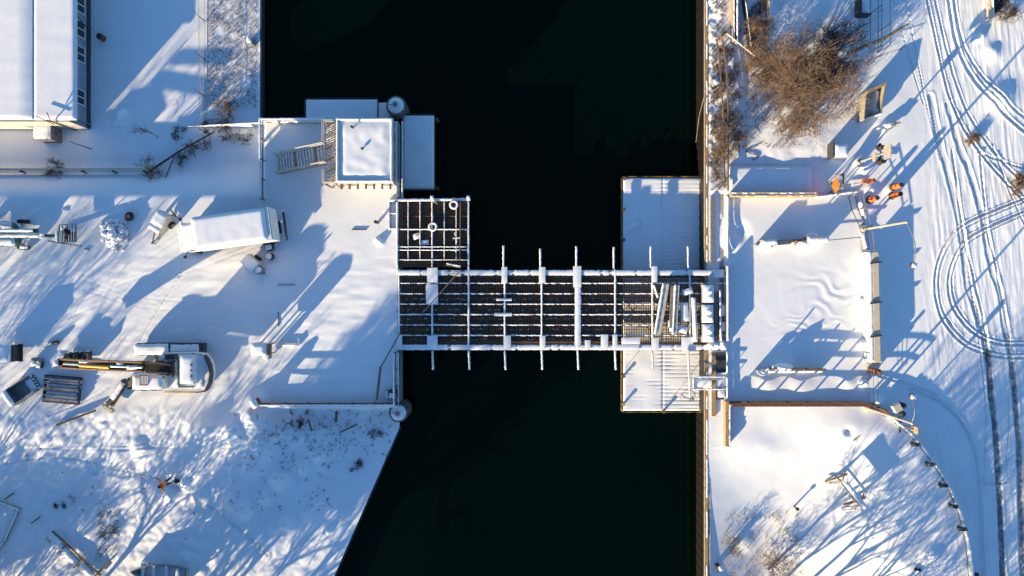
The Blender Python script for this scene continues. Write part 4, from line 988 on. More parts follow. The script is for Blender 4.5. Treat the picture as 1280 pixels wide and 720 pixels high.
# ---- generator trailer left of the truck
p0 = W(196.5, 277, 1.35); F = Frame((p0.x, p0.y, 0), R(61))
t = thing('generator_trailer', 'white snow topped generator trailer with tow bar left of the truck', 'trailer', F(0, 0, 0))
mb = MB(); fbox(mb, F, (0, 0, .85), (1.55, .92, .85)); b_ = mb.build('housing', M['cream'], t)
mb = MB(); mb.snow(F(.22, 0, 1.276), 1.1, .92, .12, F.rz, seed=6); mb.snow(F(-.55, 0, 1.276), .42, .9, .07, F.rz, seed=7); mb.build('snow_cap', M['snow'], b_)
mb = MB(); fbox(mb, F, (-.79, 0, .95), (.04, .7, .4)); mb.build('louvre', M['black'], b_)
mb = MB(); mb.bar(F(-.6, .35, .42), F(-1.75, 0, .42), .08, .08); mb.bar(F(-.6, -.35, .42), F(-1.75, 0, .42), .08, .08); mb.tube(F(-1.75, 0, 0), F(-1.75, 0, .6), .05); mb.build('tow_bar', M['steel'], t)
for s_ in (-1, 1): wheel(F, (.1, s_ * .56, .3), .3, .18, t)
mb = MB(); mb.bar(W(216, 268, .4), W(197, 299, .3), .1, .1); mb.bar(W(213, 262, .4), W(221, 272, .4), .07, .07); tag(mb.build('steel_bar', M['steel_dark'], base=W(207, 282, .3)), 'dark steel bar lying between the generator trailer and the truck cab', 'bar')

# ---- compressor trailer
p0 = W(312, 329, 1.2); F = Frame((p0.x, p0.y, 0), R(-42))
t = thing('compressor_trailer', 'small snowy trailer with round tank at its end below the truck', 'trailer', F(0, 0, 0))
mb = MB(); fbox(mb, F, (-.05, 0, .75), (1.05, .85, .8)); b_ = mb.build('housing', M['white'], t)
mb = MB(); mb.snow(F(-.05, 0, 1.151), 1.05, .86, .1, F.rz, seed=9); mb.build('snow_cap', M['snow'], b_)
mb = MB(); mb.lathe(F(.72, -.02, .35), [(.3, 0), (.32, .35), (.25, .5), (.05, .58)], 16); k_ = mb.build('tank', M['steel'], t)
mb = MB(); mb.blob(F(.70, 0, .93), (.26, .24, .09), 0, 4, .4); mb.blob(F(.78, -.12, .97), (.12, .1, .08), 0, 5, .4); mb.build('snow_cap', M['snow'], k_)
for s_ in (-1, 1): wheel(F, (-.1, s_ * .52, .28), .28, .16, t)
mb = MB(); mb.bar(F(.4, 0, .4), F(1.1, 0, .4), .1, .1); mb.build('tow_bar', M['steel_dark'], t)
p = G(339, 309); mb = MB(); mb.box(p + Vector((0, 0, .3)), (.45, .5, .6), .3); mb.snow(p + Vector((0, 0, .601)), .44, .45, .08, .3, 1, 3); tag(mb.build('crate', two('steel_dark'), base=p), 'dark snow topped crate behind the rear corner of the truck', 'crate')
p = G(339, 321); mb = MB(); mb.lathe(p, [(.27, 0), (.27, .55), (.24, .57)], 14); mb.lathe(p + Vector((0, 0, .571)), [(.24, 0), (.2, .07), (.04, .1)], 14, 1); tag(mb.build('drum', two('steel_dark'), base=p), 'round snow topped drum behind the truck beside the crate', 'drum')

# ---- raised cabinet
p0 = W(323.5, 437, 1.9); F = Frame((p0.x, p0.y, 0), R(-2))
t = thing('site_cabinet', 'white snow topped cabinet raised on legs with a long shadow behind it', 'cabinet', F(0, 0, 0))
mb = MB(); fbox(mb, F, (0, 0, 1.4), (1.15, .85, .95)); b_ = mb.build('cabinet_body', M['cream'], t)
mb = MB(); fbox(mb, F, (.59, 0, 1.4), (.03, .8, .9)); mb.build('door', M['steel_dark'], b_)
mb = MB(); mb.snow(F(-.03, 0, 1.876), 1.1, .86, .12, F.rz, seed=2); mb.build('snow_cap', M['snow'], b_)
for sx_ in (-1, 1):
    for sy_ in (-1, 1): mb = MB(); mb.bar(F(sx_ * .5, sy_ * .36, -.05), F(sx_ * .5, sy_ * .36, .93), .09, .09); mb.build('leg', M['steel'], t)
mb = MB(); mb.lathe(F(.15, -.62, .2), [(.24, 0), (.26, .5), (.2, .65)], 14); k_ = mb.build('drum', M['steel'], t); mb = MB(); mb.blob(F(.15, -.62, .88), (.24, .2, .1), 0, 4, .4); mb.build('snow_cap', M['snow'], k_)

# ---- site trailer cut by the left edge
t = thing('site_trailer', 'white flat trailer cut off by the left edge beside its shadow', 'trailer', W(0, 442, 0))
c = W(2, 442, 1.1); mb = MB(); mb.box(c - Vector((0, 0, .3)), (1.4, 1.25, 1.0)); b_ = mb.build('housing', M['white'], t)
mb = MB(); mb.snow((c.x - .05, c.y, 1.301), 1.3, 1.25, .08, seed=12); mb.build('snow_cap', M['snow'], b_)
mb = MB(); mb.box((c.x + .77, c.y, .75), (.12, 1.2, .7)); mb.box((c.x + .9, c.y, .4), (.3, 1.3, .1)); mb.build('tail_rack', M['steel_dark'], t)

# ---- boom lift
bl = thing('boom_lift', 'white and green boom lift with basket at the left edge', 'boom lift', W(0, 294, 0))
def OB(name, par, segs, mt, z=None):
    mb = MB()
    for a, b_, wdt, h in segs: mb.bar(W(*a), W(*b_), wdt, h)
    return mb.build(name, M[mt], par)
mb = MB(); pts = [W(*q, 1.3) for q in ((-25, 277), (8, 276.5), (14, 279), (18, 285), (21, 296), (20, 303), (14, 307), (-25, 308))]
mb.prism([(q.x, q.y) for q in pts], .75, 1.35, 0); tb = mb.build('turntable', M['green'], bl)
mb = MB(); mb.snow(W(-3, 281.5, 1.351), 2.0, .5, .10, seed=3); mb.snow(W(-2, 302, 1.351), 2.4, .6, .1, seed=4); mb.build('snow_cover', M['snow'], tb)
OB('chassis', bl, [((-15, 293, .6), (32, 293, .6), 1.2, .4), ((29, 279, .45), (29, 308, .45), .18, .2)], 'white')
o = OB('upper_boom', bl, [((-30, 288.5, 2.3), (42, 288.5, 2.3), .28, .3), ((42, 288.5, 2.3), (48, 288.5, 2.2), .3, .2)], 'green')
mb = MB(); mb.snowbar(W(-30, 288, 2.455), W(41, 288, 2.455), .24, .06, 0, 1); mb.build('snow_cover', M['snow'], o)
o = OB('lower_boom', bl, [((-30, 294.5, 1.9), (52, 295, 1.7), .34, .3)], 'green')
mb = MB(); mb.snowbar(W(-30, 294, 2.055), W(50, 294.6, 1.855), .30, .06, 0, 2); mb.build('snow_cover', M['snow'], o)
mb = MB(); mb.lathe(W(53.5, 295.5, 1.55), [(.18, 0), (.2, .2), (.16, .34)], 10); mb.blob(W(53, 293, 1.8), (.13, .1, .12), 0, 3); mb.build('boom_joint', M['white'], bl)
OB('jib', bl, [((56, 293.5, 1.55), (71, 293.5, 1.5), .09, .12), ((56, 296, 1.55), (71, 296, 1.5), .09, .12), ((56, 294.8, 1.5), (71, 294.8, 1.45), .16, .06)], 'green')
bk = MB(); 
for z in (.75, 1.25, 1.75):
    for a, b_ in (((74, 281), (95, 280)), ((95, 280), (95.5, 302)), ((95.5, 302), (73, 303)), ((73, 303), (74, 281))): bk.bar(W(*a, z), W(*b_, z), .05, .05)
for q in ((74, 281), (81, 281), (88, 280.5), (95, 280), (95.5, 291), (95.5, 302), (84, 302.5), (73, 303), (73.5, 292)): bk.bar(W(*q, .7), W(*q, 1.77), .05, .05)
bk = bk.build('basket', M['green'], bl)
mb = MB(); 
for k in range(7): mb.bar(W(75 + k * 3.1, 282, .72), W(75 + k * 3.1, 302, .72), .09, .04)
mb.build('basket_floor', M['steel_dark'], bk)
mb = MB(); mb.bar(W(73, 288, 1.5), W(73.4, 302, 1.5), .14, .6); mb.build('control_panel', M['white'], bk)
mb = MB(); mb.blob(W(83, 290, .95), (.22, .25, .2), 0, 2, .4); mb.bar(W(82, 292, .8), W(83, 299, .8), .16, .15); mb.build('tool_bag', M['cloth_dark'], bk)
mb = MB(); 
for k in range(4): mb.snow(W(77 + k * 5, 285 if k % 2 else 284, .75), .2, .5, .08, seed=k)
mb.build('snow_patch', M['snow'], bk)
Fl = Frame((0, 0, 0), 0)
for (px, py) in ((29.5, 277), (29.5, 309.5), (-14, 277), (-14, 309.5)):
    q = W(px, py, .42); wheel(Fl, (q.x, q.y, .42), .42, .28, bl)
mb = MB(); mb.snow(W(29.5, 308.5, .86), .6, .25, .08, seed=3); mb.bar(W(23, 298, .6), W(26, 306, .55), .3, .3); mb.build('axle', M['white'], bl)
mb = MB(); mb.bar(G(65, 301.5, .35), G(111, 308.5, .9), .13, .14); mb.bar(G(106, 311, .05), G(112, 312, .05), .1, .08); tag(mb.build('square_pipe', M['steel'], base=G(88, 305)), 'long grey square pipe lying across the front of the boom lift basket', 'pipe')

# ---- rubble pile
p = G(145, 293); mb = MB(); rnd = random.Random(4)
for k in range(70):
    u, v = rnd.gauss(0, .45), rnd.gauss(0, .5); u = max(-.9, min(.9, u)); v = max(-1.2, min(.95, v)); s_ = rnd.uniform(.10, .24); hz = max(0, .65 - (u * u + v * v) * .55)
    q = p + Vector((u + v * -.15, v, hz * .8))
    if rnd.random() < .5: mb.box(q, (s_ * 2, s_ * 1.4, s_), rnd.uniform(0, 3), 0)
    mb.blob(q + Vector((0, 0, s_ * .5)), (s_, s_ * .85, s_ * .7), 1, k, .5, 8, 5)
mb.blob(p, (.95, 1.1, .45), 1, 3, .3, 14, 8)
tag(mb.build('rubble_pile', two('concrete'), base=p), 'heap of broken rubble capped with lumps of snow in the yard', 'rubble')
p = G(164, 271); mb = MB(); mb.torus(p + Vector((0, 0, .25)), .28, .08, 14, 6); mb.box(p + Vector((0, 0, .3)), (.3, .25, .4), .4, 0)
tag(mb.build('wire_coil', M['steel_dark'], base=p), 'dark wire coil beside the top of the rubble pile', 'coil')

# ---- tracked excavator
ex = thing('excavator', 'large snow covered tracked excavator with its rusty boom pointing left', 'excavator', W(215, 462, 0))
def ebox(name, x0, y0, x1, y1, z0, z1, mt, par=ex, snow=None, sd=0, mats=None):
    a = W(x0, y1, z1); b_ = W(x1, y0, z1); c = (a + b_) / 2; mb = MB(); mb.box((c.x, c.y, (z0 + z1) / 2), (b_.x - a.x, b_.y - a.y, z1 - z0))
    o = mb.build(name, M[mt], par)
    if snow: mb = MB(); mb.snow((c.x, c.y, z1 + .001), (b_.x - a.x) * .98, (b_.y - a.y) * .98, snow, seed=sd, lump=.5); mb.build('snow_cover', M['snow'], o)
    return o
for (y0, y1) in ((429.5, 444), (478, 488)):
    a = W(167, y1, 1.0); b_ = W(254, y0, 1.0); mb = MB(); prof = []
    L = b_.x - a.x; r = .48
    for k in range(9): an = PI / 2 + PI * k / 8; prof.append((a.x + r + math.cos(an) * r, r + math.sin(an) * r))
    for k in range(9): an = -PI / 2 + PI * k / 8; prof.append((b_.x - r + math.cos(an) * r, r + math.sin(an) * r))
    n = len(prof)
    mb.add([(x, a.y, z) for x, z in prof] + [(x, b_.y, z) for x, z in prof], [(i, (i + 1) % n, n + (i + 1) % n, n + i) for i in range(n)] + [tuple(range(n)), tuple(range(2 * n - 1, n - 1, -1))], 0)
    for k in range(int(L / .2)): mb.box((a.x + .25 + k * .2, (a.y + b_.y) / 2, .975), (.10, (b_.y - a.y) * 1.02, .05), 0, 0)
    tr = mb.build('track', M['steel_dark'], ex)
    if y0 < 440:
        mb = MB(); mb.snow((a.x + 1.3, (a.y + b_.y) / 2, 1.0), 2.5, .95 * (b_.y - a.y), .12, seed=4); mb.snow((a.x + 3.75, (a.y + b_.y) / 2 + .04, 1.0), 2.1, .75 * (b_.y - a.y), .06, seed=5); mb.build('snow_cover', M['snow'], tr)
    mb = MB()
    for k in range(6): mb.lathe((a.x + .5 + k * (L - 1) / 5, a.y - .02, .42), [(.26, 0), (.26, .06)], 12, 0, (0, -1, 0))
    mb.build('track_roller', M['steel_dark'], tr)
mb = MB(); c = W(212, 462, .8); mb.lathe((c.x, c.y, .5), [(.9, 0), (.9, .7)], 20); mb.box((c.x, c.y, .55), (2.2, 2.0, .4)); mb.build('undercarriage', M['steel_dark'], ex)
# upper body with rounded counterweight
z1 = 2.1
pts = [W(*q, z1) for q in ((203, 442), (240, 441), (252, 442.5), (258, 449), (261.5, 458), (262.5, 468), (261, 478), (257, 488), (248, 489.5), (203, 488))]
mb = MB(); mb.prism([(q.x, q.y) for q in pts][::-1], 1.15, z1, 0); ub = mb.build('upper_body', M['white'], ex)
cw_ = MB(); pts2 = [W(*q, 2.35) for q in ((254, 444), (258, 448), (262, 457), (263.5, 468), (262, 479), (257, 489), (255.5, 488), (260, 478), (261.3, 468), (260, 458), (256.5, 449.5))]
cw_.prism([(q.x, q.y) for q in pts2][::-1], 1.85, 2.35, 0); cw_.build('counterweight', M['steel_dark'], ex)
mb = MB(); a = W(205, 490, 1.9); b_ = W(246, 490.6, 1.9); mb.bar(a, b_, .05, .3); mb.build('yellow_stripe', M['yellow'], ub); mb = MB(); mb.bar(b_ + Vector((.02, 0, -.05)), W(257, 489, 1.85), .06, .4); mb.build('red_stripe', M['red'], ub)
mb = MB(); a = W(214, 486, z1); b_ = W(255, 444, z1); c = (a + b_) / 2
mb.snow((c.x + .05, c.y, z1 + .001), b_.x - a.x - .1, b_.y - a.y - .1, .07, seed=6, lump=.5, edge=.15); mb.snow((W(207, 447, z1).x, W(207, 447, z1).y, z1 + .001), .9, .4, .08, seed=7); mb.build('snow_cover', M['snow'], ub)
eh = ebox('engine_hood', 225, 445, 242, 480, 2.1, 2.85, 'white', snow=.06, sd=8)
mb = MB()
for x in (223.2,): mb.bar(W(x, 446, 2.2), W(x, 482, 2.2), .10, .12)
mb.bar(W(223, 483.5, 2.2), W(243, 483.5, 2.2), .12, .1); mb.build('panel_gap', M['green'], ub)
mb = MB()
for (p_, q_) in (((206, 488.5), (246, 489)), ((246, 489), (256, 488)), ((256, 488), (260.5, 477)), ((240, 442), (252, 443.5))):
    mb.bar(W(*p_, 2.75), W(*q_, 2.75), .035, .035); mb.bar(W(*p_, 2.1), W(*p_, 2.75), .035, .035); mb.bar(W(*q_, 2.1), W(*q_, 2.75), .035, .035)
mb.build('handrail', M['steel_dark'], ub)
mb = MB(); q_ = W(214, 446, 2.35); mb.box(q_, (.7, .35, .5)); mb.tube(W(218, 452, 2.2), W(218, 452, 2.9), .09, n=8); mb.build('valve_box', M['steel_dark'], ub)
mb = MB()
for k in range(5):
    mb.bar(W(227.2 + k * 1.5, 458, 2.86), W(227.2 + k * 1.5, 474, 2.86), .035, .03)
for k in range(9): mb.bar(W(227.2, 458 + k * 2, 2.845), W(233.4, 458 + k * 2, 2.845), .05, .03)
mb.build('grille', M['black'], eh)
for k in range(3): mb = MB(); mb.tube(W(239, 456 + k * 7, 2.7), W(239, 456 + k * 7, 2.95 + .1 * (k == 2)), .07, n=8); mb.build('exhaust_stub', M['rust'], eh)
cbx = ebox('cab', 165.5, 469, 203, 487, 1.15, 2.85, 'white', snow=.09, sd=9)
mb = MB(); a = W(164.9, 478, 2.0); mb.box((a.x + .06, a.y, 2.2), (.03, .85, .9)); b_ = W(184, 488.3, 2.0); mb.box((b_.x, W(184, 487, 2.85).y - .015, 2.2), (1.2, .03, .8)); mb.build('window', M['glass'], cbx)
mb = MB(); g0 = W(180, 475, 2.9); mb.box((g0.x, g0.y, 2.95), (.55, .75, .05)); mb.build('roof_hatch', M['black'], cbx)
mb = MB()
for k in range(5): mb.bar(W(176.5 + k * 1.9, 469.5, 2.99), W(176.5 + k * 1.9, 480.5, 2.99), .055, .06)
mb.build('hatch_bars', M['white'], cbx)
# boom: two steel plates with rams between
bm = MB(); zs = [(215, 461, 2.2), (180, 458.5, 3.6), (140, 457, 3.3), (100, 455.5, 2.3), (76, 454, 1.5)]
for (a, b_) in zip(zs[:-1], zs[1:]):
    for dy in (-.30, .30): bm.bar(W(*a) + Vector((0, dy, 0)), W(*b_) + Vector((0, dy, 0)), .10, .5, 0)
    bm.bar(W(*a) - Vector((0, 0, .15)), W(*b_) - Vector((0, 0, .15)), .55, .10, 0)
bmo = bm.build('boom', M['boom_paint'], ex)
mb = MB(); mb.tube(W(137, 459.2, 3.55), W(100, 456.8, 2.65), .12, n=10); mb.build('hydraulic_ram', M['yellow'], bmo); mb = MB(); mb.bar(W(189, 452.5, 3.55), W(172, 452.3, 3.5), .14, .12); mb.build('hydraulic_ram', M['yellow'], bmo)
mb = MB(); mb.tube(W(178, 459, 3.75), W(137, 457.5, 3.5), .10, n=10); mb.build('ram_rod', M['aluminium'], bmo); mb = MB(); mb.tube(W(100, 455.8, 2.6), W(80, 454.5, 1.9), .09, n=10); mb.build('ram_rod', M['aluminium'], bmo)
mb = MB(); mb.snow(W(165, 459.5, 3.75), .75, .3, .05, seed=3); mb.snow(W(112, 452.8, 2.85), 1.5, .15, .04, seed=5); mb.snow(W(150, 455, 3.6), .5, .2, .05, seed=8); mb.build('snow_patch', M['snow'], bmo)
mb = MB(); c = W(71.5, 453.8, 1.7); mb.box(c - Vector((0, 0, .1)), (.36, .38, .5)); mb.snow(c + Vector((0, 0, .151)), .36, .4, .08, m=1, seed=4); mb.build('boom_tip', two('rust'), ex)
mb = MB(); rnd = random.Random(5)
for k in range(16):
    px = rnd.uniform(198, 219); py = rnd.uniform(450, 470); mb.tube(W(px, py, 2.3), W(px + rnd.uniform(-6, 6), py + rnd.uniform(-3, 3), rnd.uniform(2.2, 2.9)), rnd.uniform(.03, .09), n=6)
mb.box(W(210, 460, 2.3), (.9, .8, .4), .1); mb.build('boom_foot', M['steel_dark'], ex)
mb = MB()
for k in range(5): mb.tube(W(186 + k, 466.5 - k * .2, 3.0), W(210, 465 - k * 1.2, 2.6), .035, n=5)
mb.build('hydraulic_hose', M['black'], ex)
# parts lying round the excavator
t = thing('breaker', 'hydraulic breaker lying at an angle in the snow below the excavator cab', 'breaker', G(150, 494))
mb = MB(); mb.bar(G(163, 474, .6), G(141, 506, .45), .42, .5); b_ = mb.build('breaker_body', M['steel_dark'], t)
mb = MB(); mb.snowbar(G(162, 476, .855), G(147, 497, .74), .40, .10, 0, 4); mb.build('snow_cover', M['snow'], b_)
mb = MB(); mb.bar(G(134, 505, .45), G(146, 513, .45), .22, .4); 
for q in ((135, 505), (139, 501.5), (145, 506)): mb.tube(G(*q, .3), G(*q, .8), .10, n=8)
mb.build('bracket', M['cream'], t)
t = thing('coupler', 'dark hydraulic coupler beside the excavator boom tip', 'coupler', G(93, 443))
mb = MB()
for k in range(9): mb.tube(G(90 + k * 1.5, 441 + (k * 7) % 6, .1), G(88 + (k * 5) % 14, 447 - (k * 3) % 7, .8), .11, n=7)
mb.bar(G(88, 447, .5), G(104, 446, .5), .3, .4); mb.build('coupler_body', M['steel_dark'], t)
mb = MB(); q = G(85, 440.5, .55); mb.box(q, (.36, .42, .5)); mb.snow(q + Vector((0, 0, .251)), .34, .42, .08, m=1); mb.build('end_block', two('white'), t)
mb = MB(); q = G(110, 446, .3)
mb.box(q + Vector((0, 0, -.1)), (.8, .8, .1)); 
for k in range(6): mb.bar(q + Vector((-.38 + k * .15, -.4, .02)), q + Vector((-.38 + k * .15, .4, .25)), .07, .05)
mb.bar(q + Vector((-.42, -.4, .12)), q + Vector((.42, -.4, .12)), .06, .5); mb.bar(q + Vector((.42, -.4, .12)), q + Vector((.42, .4, .3)), .06, .5)
tag(mb.build('steel_grille', M['steel_dark'], base=q - Vector((0, 0, .3))), 'square dark grille standing between coupler and excavator boom', 'grille')
# loose bucket
t = thing('digger_bucket', 'open steel digger bucket with teeth lying in the snow at the left', 'bucket', G(32, 487))
F = Frame(G(32, 487), R(35)); lx, ly = .95, .62
mb = MB(); fbox(mb, F, (0, 0, .06), (lx * 2, ly * 2, .1)); 
for s_ in (-1, 1): fbox(mb, F, (-.05, s_ * ly, .38), (lx * 1.9, .07, .65))
fbox(mb, F, (-lx, 0, .4), (.08, ly * 2 + .07, .7)); mb.build('bucket_shell', M['steel'], t)
mb = MB(); mb.snow(F(-lx - .02, 0, .755), .45, ly * 2, .08, F.rz, seed=2); mb.snow(F(.6, 0, .112), .5, 1.0, .05, F.rz, seed=3); mb.build('snow_cap', M['snow'], t)
for s_ in (-1, 1): mb = MB(); fbox(mb, F, (-lx - .22, s_ * .25, .45), (.42, .1, .45)); fbox(mb, F, (-lx - .3, s_ * .42, .5), (.08, .3, .1)); mb.build('mounting_ear', M['white'], t)
for k in range(5): mb = MB(); fbox(mb, F, (lx + .08, -ly + .1 + k * .26, .12), (.26, .13, .14)); mb.snow(F(lx + .08, -ly + .1 + k * .26, .191), .24, .12, .04, F.rz, 1, k); mb.build('tooth', two('steel_dark'), t)
# stack of gratings
t = thing('grating_stack', 'stack of long steel slats in a frame lying beside the bucket', 'steel stack', G(80, 486)); F = Frame(G(80, 486.5), R(-5))
mb = MB()
for k, yy in enumerate((-.85, -.72, -.45, -.1, 0, .12, .42, .55, .78, .9)): fbox(mb, F, (0, yy, .3 + (k % 3) * .05), (2.65, .07, .12))
mb.build('slat', M['steel'], t)
mb = MB()
for x in (-1.3, 1.28): fbox(mb, F, (x, 0, .2), (.08, 1.95, .3))
for yy in (-.97, .97): fbox(mb, F, (0, yy, .2), (2.7, .08, .3))
mb.build('frame', M['steel_dark'], t)
mb = MB()
for k, yy in enumerate((-.62, -.28, .28, .66)): mb.snow(F(.05 * k, yy, .18), 2.5, .24, .14, F.rz, seed=k, edge=.1)
mb.build('snow_patch', M['snow'], t)
mb = MB(); mb.bar(G(72, 531, .12), G(121, 512.5, .18), .14, .14); tag(mb.build('steel_bar', M['steel_dark'], base=G(97, 522)), 'long dark bar lying alone in the snow below the stack of slats', 'bar')
mb = MB(); mb.tube(G(56, 433, .15), G(70, 428, .2), .08, n=8); mb.tube(G(68, 429, .2), G(75, 427, .22), .14, n=10); mb.snowbar(G(57, 432.6, .22), G(69, 428.2, .27), .14, .05, 1, 3); tag(mb.build('pipe_fitting', two('black'), base=G(65, 430)), 'short dark pipe fitting dusted with snow left of the boom tip', 'pipe')
t = thing('pallet_of_parts', 'small snow topped machine part with two round knobs left of the boom tip', 'machine part', G(49, 454)); F = Frame(G(49, 454.5), R(-12))
mb = MB(); fbox(mb, F, (0, 0, .2), (.75, .5, .35)); mb.snow(F(0, -.02, .376), .72, .46, .1, F.rz, 1, 5); mb.build('base_plate', two('steel_dark'), t)
for x in (-.18, .25): mb = MB(); mb.lathe(F(x, .3, .1), [(.15, 0), (.16, .4), (.05, .5)], 12); mb.build('knob', M['steel'], t)
t = thing('salt_bin', 'snow buried bin with orange side at the left end of the rusty railing', 'bin', G(322, 501)); q = G(322, 503)
mb = MB(); mb.box(q + Vector((0, 0, .35)), (.5, .6, .7), .5); mb.build('bin_body', M['rust'], t); mb = MB(); mb.box(q + Vector((.16, -.26, .35)), (.25, .12, .5), .5); mb.build('orange_panel', M['orange'], t); mb = MB(); mb.snow(q + Vector((0, 0, .701)), .5, .6, .18, .5); mb.build('snow_cap', M['snow'], t)

# ------------------------------------------------------------------ lower left: boards, boat, person
t = thing('board_walk', 'fallen pale boardwalk of planks slanting to the bottom edge', 'boardwalk', G(95, 693)); 
a = G(62, 668, .15); b_ = G(122, 724, .15); d = (b_ - a).normalized(); nrm = Vector((-d.y, d.x, 0))
for k in range(4): mb = MB(); mb.bar(a + nrm * (.32 - k * .2) + d * .2 * (k % 3), b_ + nrm * (.5 - k * .2), .17, .05, 0); mb.build('plank', M['cream' if k < 4 else 'grey_wood'], t)
mb = MB(); mb.bar(a + nrm * .46, b_ + nrm * .46, .05, .12)
for q in (.3, .62, .95): mb.bar(a + (b_ - a) * q + nrm * .5 + Vector((0, 0, .05)), a + (b_ - a) * q - nrm * .5 + Vector((0, 0, .05)), .09, .1)
mb.build('cross_batten', M['brown'], t)
mb = MB(); 
for k, (u, v, lx) in enumerate(((.25, -.05, 1.5), (.5, -.1, 1.3), (.12, .1, 1.1), (.8, 0, 1.2))): c = a + (b_ - a) * u + nrm * v; mb.snow(c + Vector((0, 0, .03)), lx, .5, .07, math.atan2(d.y, d.x), seed=k)
mb.build('snow_patch', M['snow'], t)
def plank(label, p, q, w_=.14, mt='grey_wood', z=.15, sn=False):
    a = G(*p, z); b_ = G(*q, z); mb = MB(); mb.bar(a, b_, w_, .08, 0)
    if sn: mb.snowbar(a + Vector((0, 0, .04)), b_ + Vector((0, 0, .04)), w_ * .8, .05, 1, int(p[0]))
    tag(mb.build('plank', two(mt), base=(a + b_) / 2), label, 'plank')
plank('snowy plank coming in from the left edge to the corner post', (-4, 625), (27, 637), .22, 'tan', sn=True)
plank('long snowy plank running down from the corner post to the left edge', (24, 637), (7, 676), .26, 'grey_wood', sn=True)
plank('plank continuing down left to the frame edge below the long snowy plank', (6, 677), (-6, 692), .24, 'grey_wood', sn=True)
plank('short dark stick lying near the left edge above the boards', (8, 623), (19, 616), .08, 'brown')
plank('short dark stick lying between the boards and the bent twigs', (41, 653), (52, 645), .08, 'brown')
plank('dark beam edge at the bottom right of the boardwalk', (118, 721), (139, 700), .12, 'brown')
plank('broken plank on the rubble slope below the plaza railing', (382, 527), (392, 515), .1, 'grey_wood', .3, True)
plank('second broken plank standing on the rubble slope', (386, 521), (391, 538), .1, 'brown', .3)
plank('long dark branch like plank on the slope near the pile cluster', (425, 540), (447, 530), .1, 'brown', .2)
plank('thin white edged board right of the broken planks on the slope', (398, 520), (401, 537), .07, 'grey_wood', .3, True)
plank('snowy board leaning below the right end of the plaza railing', (465, 512), (476, 530), .16, 'white', .35, True)
plank('brown stake under the middle of the plaza railing', (422, 513), (421, 527), .16, 'brown', .3)
rnd = random.Random(91); mb = MB()
for k in range(80):
    px, py = rnd.gauss(385, 35), rnd.gauss(530, 14)
    if rnd.random() < .3: px, py = rnd.gauss(200, 110), rnd.gauss(620, 45)
    if py < 512 or px > 500 - (py - 506) * .5 or px < 5: continue
    p = G(px, py, .05); a = rnd.uniform(0, PI); L = rnd.uniform(.08, .5) ** 1.3; mb.bar(p, p + Vector((math.cos(a) * L, math.sin(a) * L, rnd.uniform(0, .25))), .035, .035)
tag(mb.build('debris_sticks', M['bark_dark']), 'scattered dark sticks and splinters over the rubble slope', 'sticks', kind='stuff')
# rowing boat cut by the bottom edge
bt = thing('rowing_boat', 'grey blue aluminium rowing boat with cross seats at the bottom edge', 'boat', G(203, 714)); F = Frame(G(203, 714, 0), R(-7))
mb = MB(); nb = 18; ring_ = []
for i in range(nb + 1):
    u = i / nb; x = -2.05 + 4.1 * u; hw = .78 * min(1, math.sin(min(1, u / .62) * PI / 2)) ** .8 * (1 if u < .7 else 1 - .12 * (u - .7) / .3); hw = max(hw, .015)
    ring_.append([F(x, -hw, .62 + .12 * (1 - u)), F(x, -hw * .8, .12), F(x, 0, .06), F(x, hw * .8, .12), F(x, hw, .62 + .12 * (1 - u))])
vs = [v for r_ in ring_ for v in r_]
mb.add(vs, [(i * 5 + k, i * 5 + 5 + k, i * 5 + 6 + k, i * 5 + 1 + k) for i in range(nb) for k in range(4)], 0, True); mb.add(ring_[-1], [(0, 1, 2, 3, 4)]); mb.build('hull', M['aluminium'], bt)
mb = MB()
for k in (0, 4):
    for i in range(nb): mb.bar(ring_[i][k], ring_[i + 1][k], .07, .05)
mb.bar(ring_[-1][0], ring_[-1][4], .08, .05); mb.build('gunwale', M['steel'], bt)
for x, hw in ((-1.25, .58), (-.45, .74), (.5, .77), (1.35, .74)): mb = MB(); fbox(mb, F, (x, 0, .45), (.26, hw * 1.9, .04)); mb.snow(F(x, 0, .471), .26, hw * 1.8, .03, F.rz, 1, 3); mb.build('seat', two('aluminium'), bt)
mb = MB(); mb.snow(F(.1, 0, .14), 3.4, 1.0, .08, F.rz, seed=4); mb.build('snow_cover', M['snow'], bt)
q = F(-.7, .8, .8); mb = MB(); mb.blob(q, (.08, .1, .08), 0, 2); mb.bar(q - Vector((0, 0, .15)), q, .05, .05); tag(mb.build('buoy', M['tan'], base=q), 'small pale float on the top rim of the rowing boat', 'float')

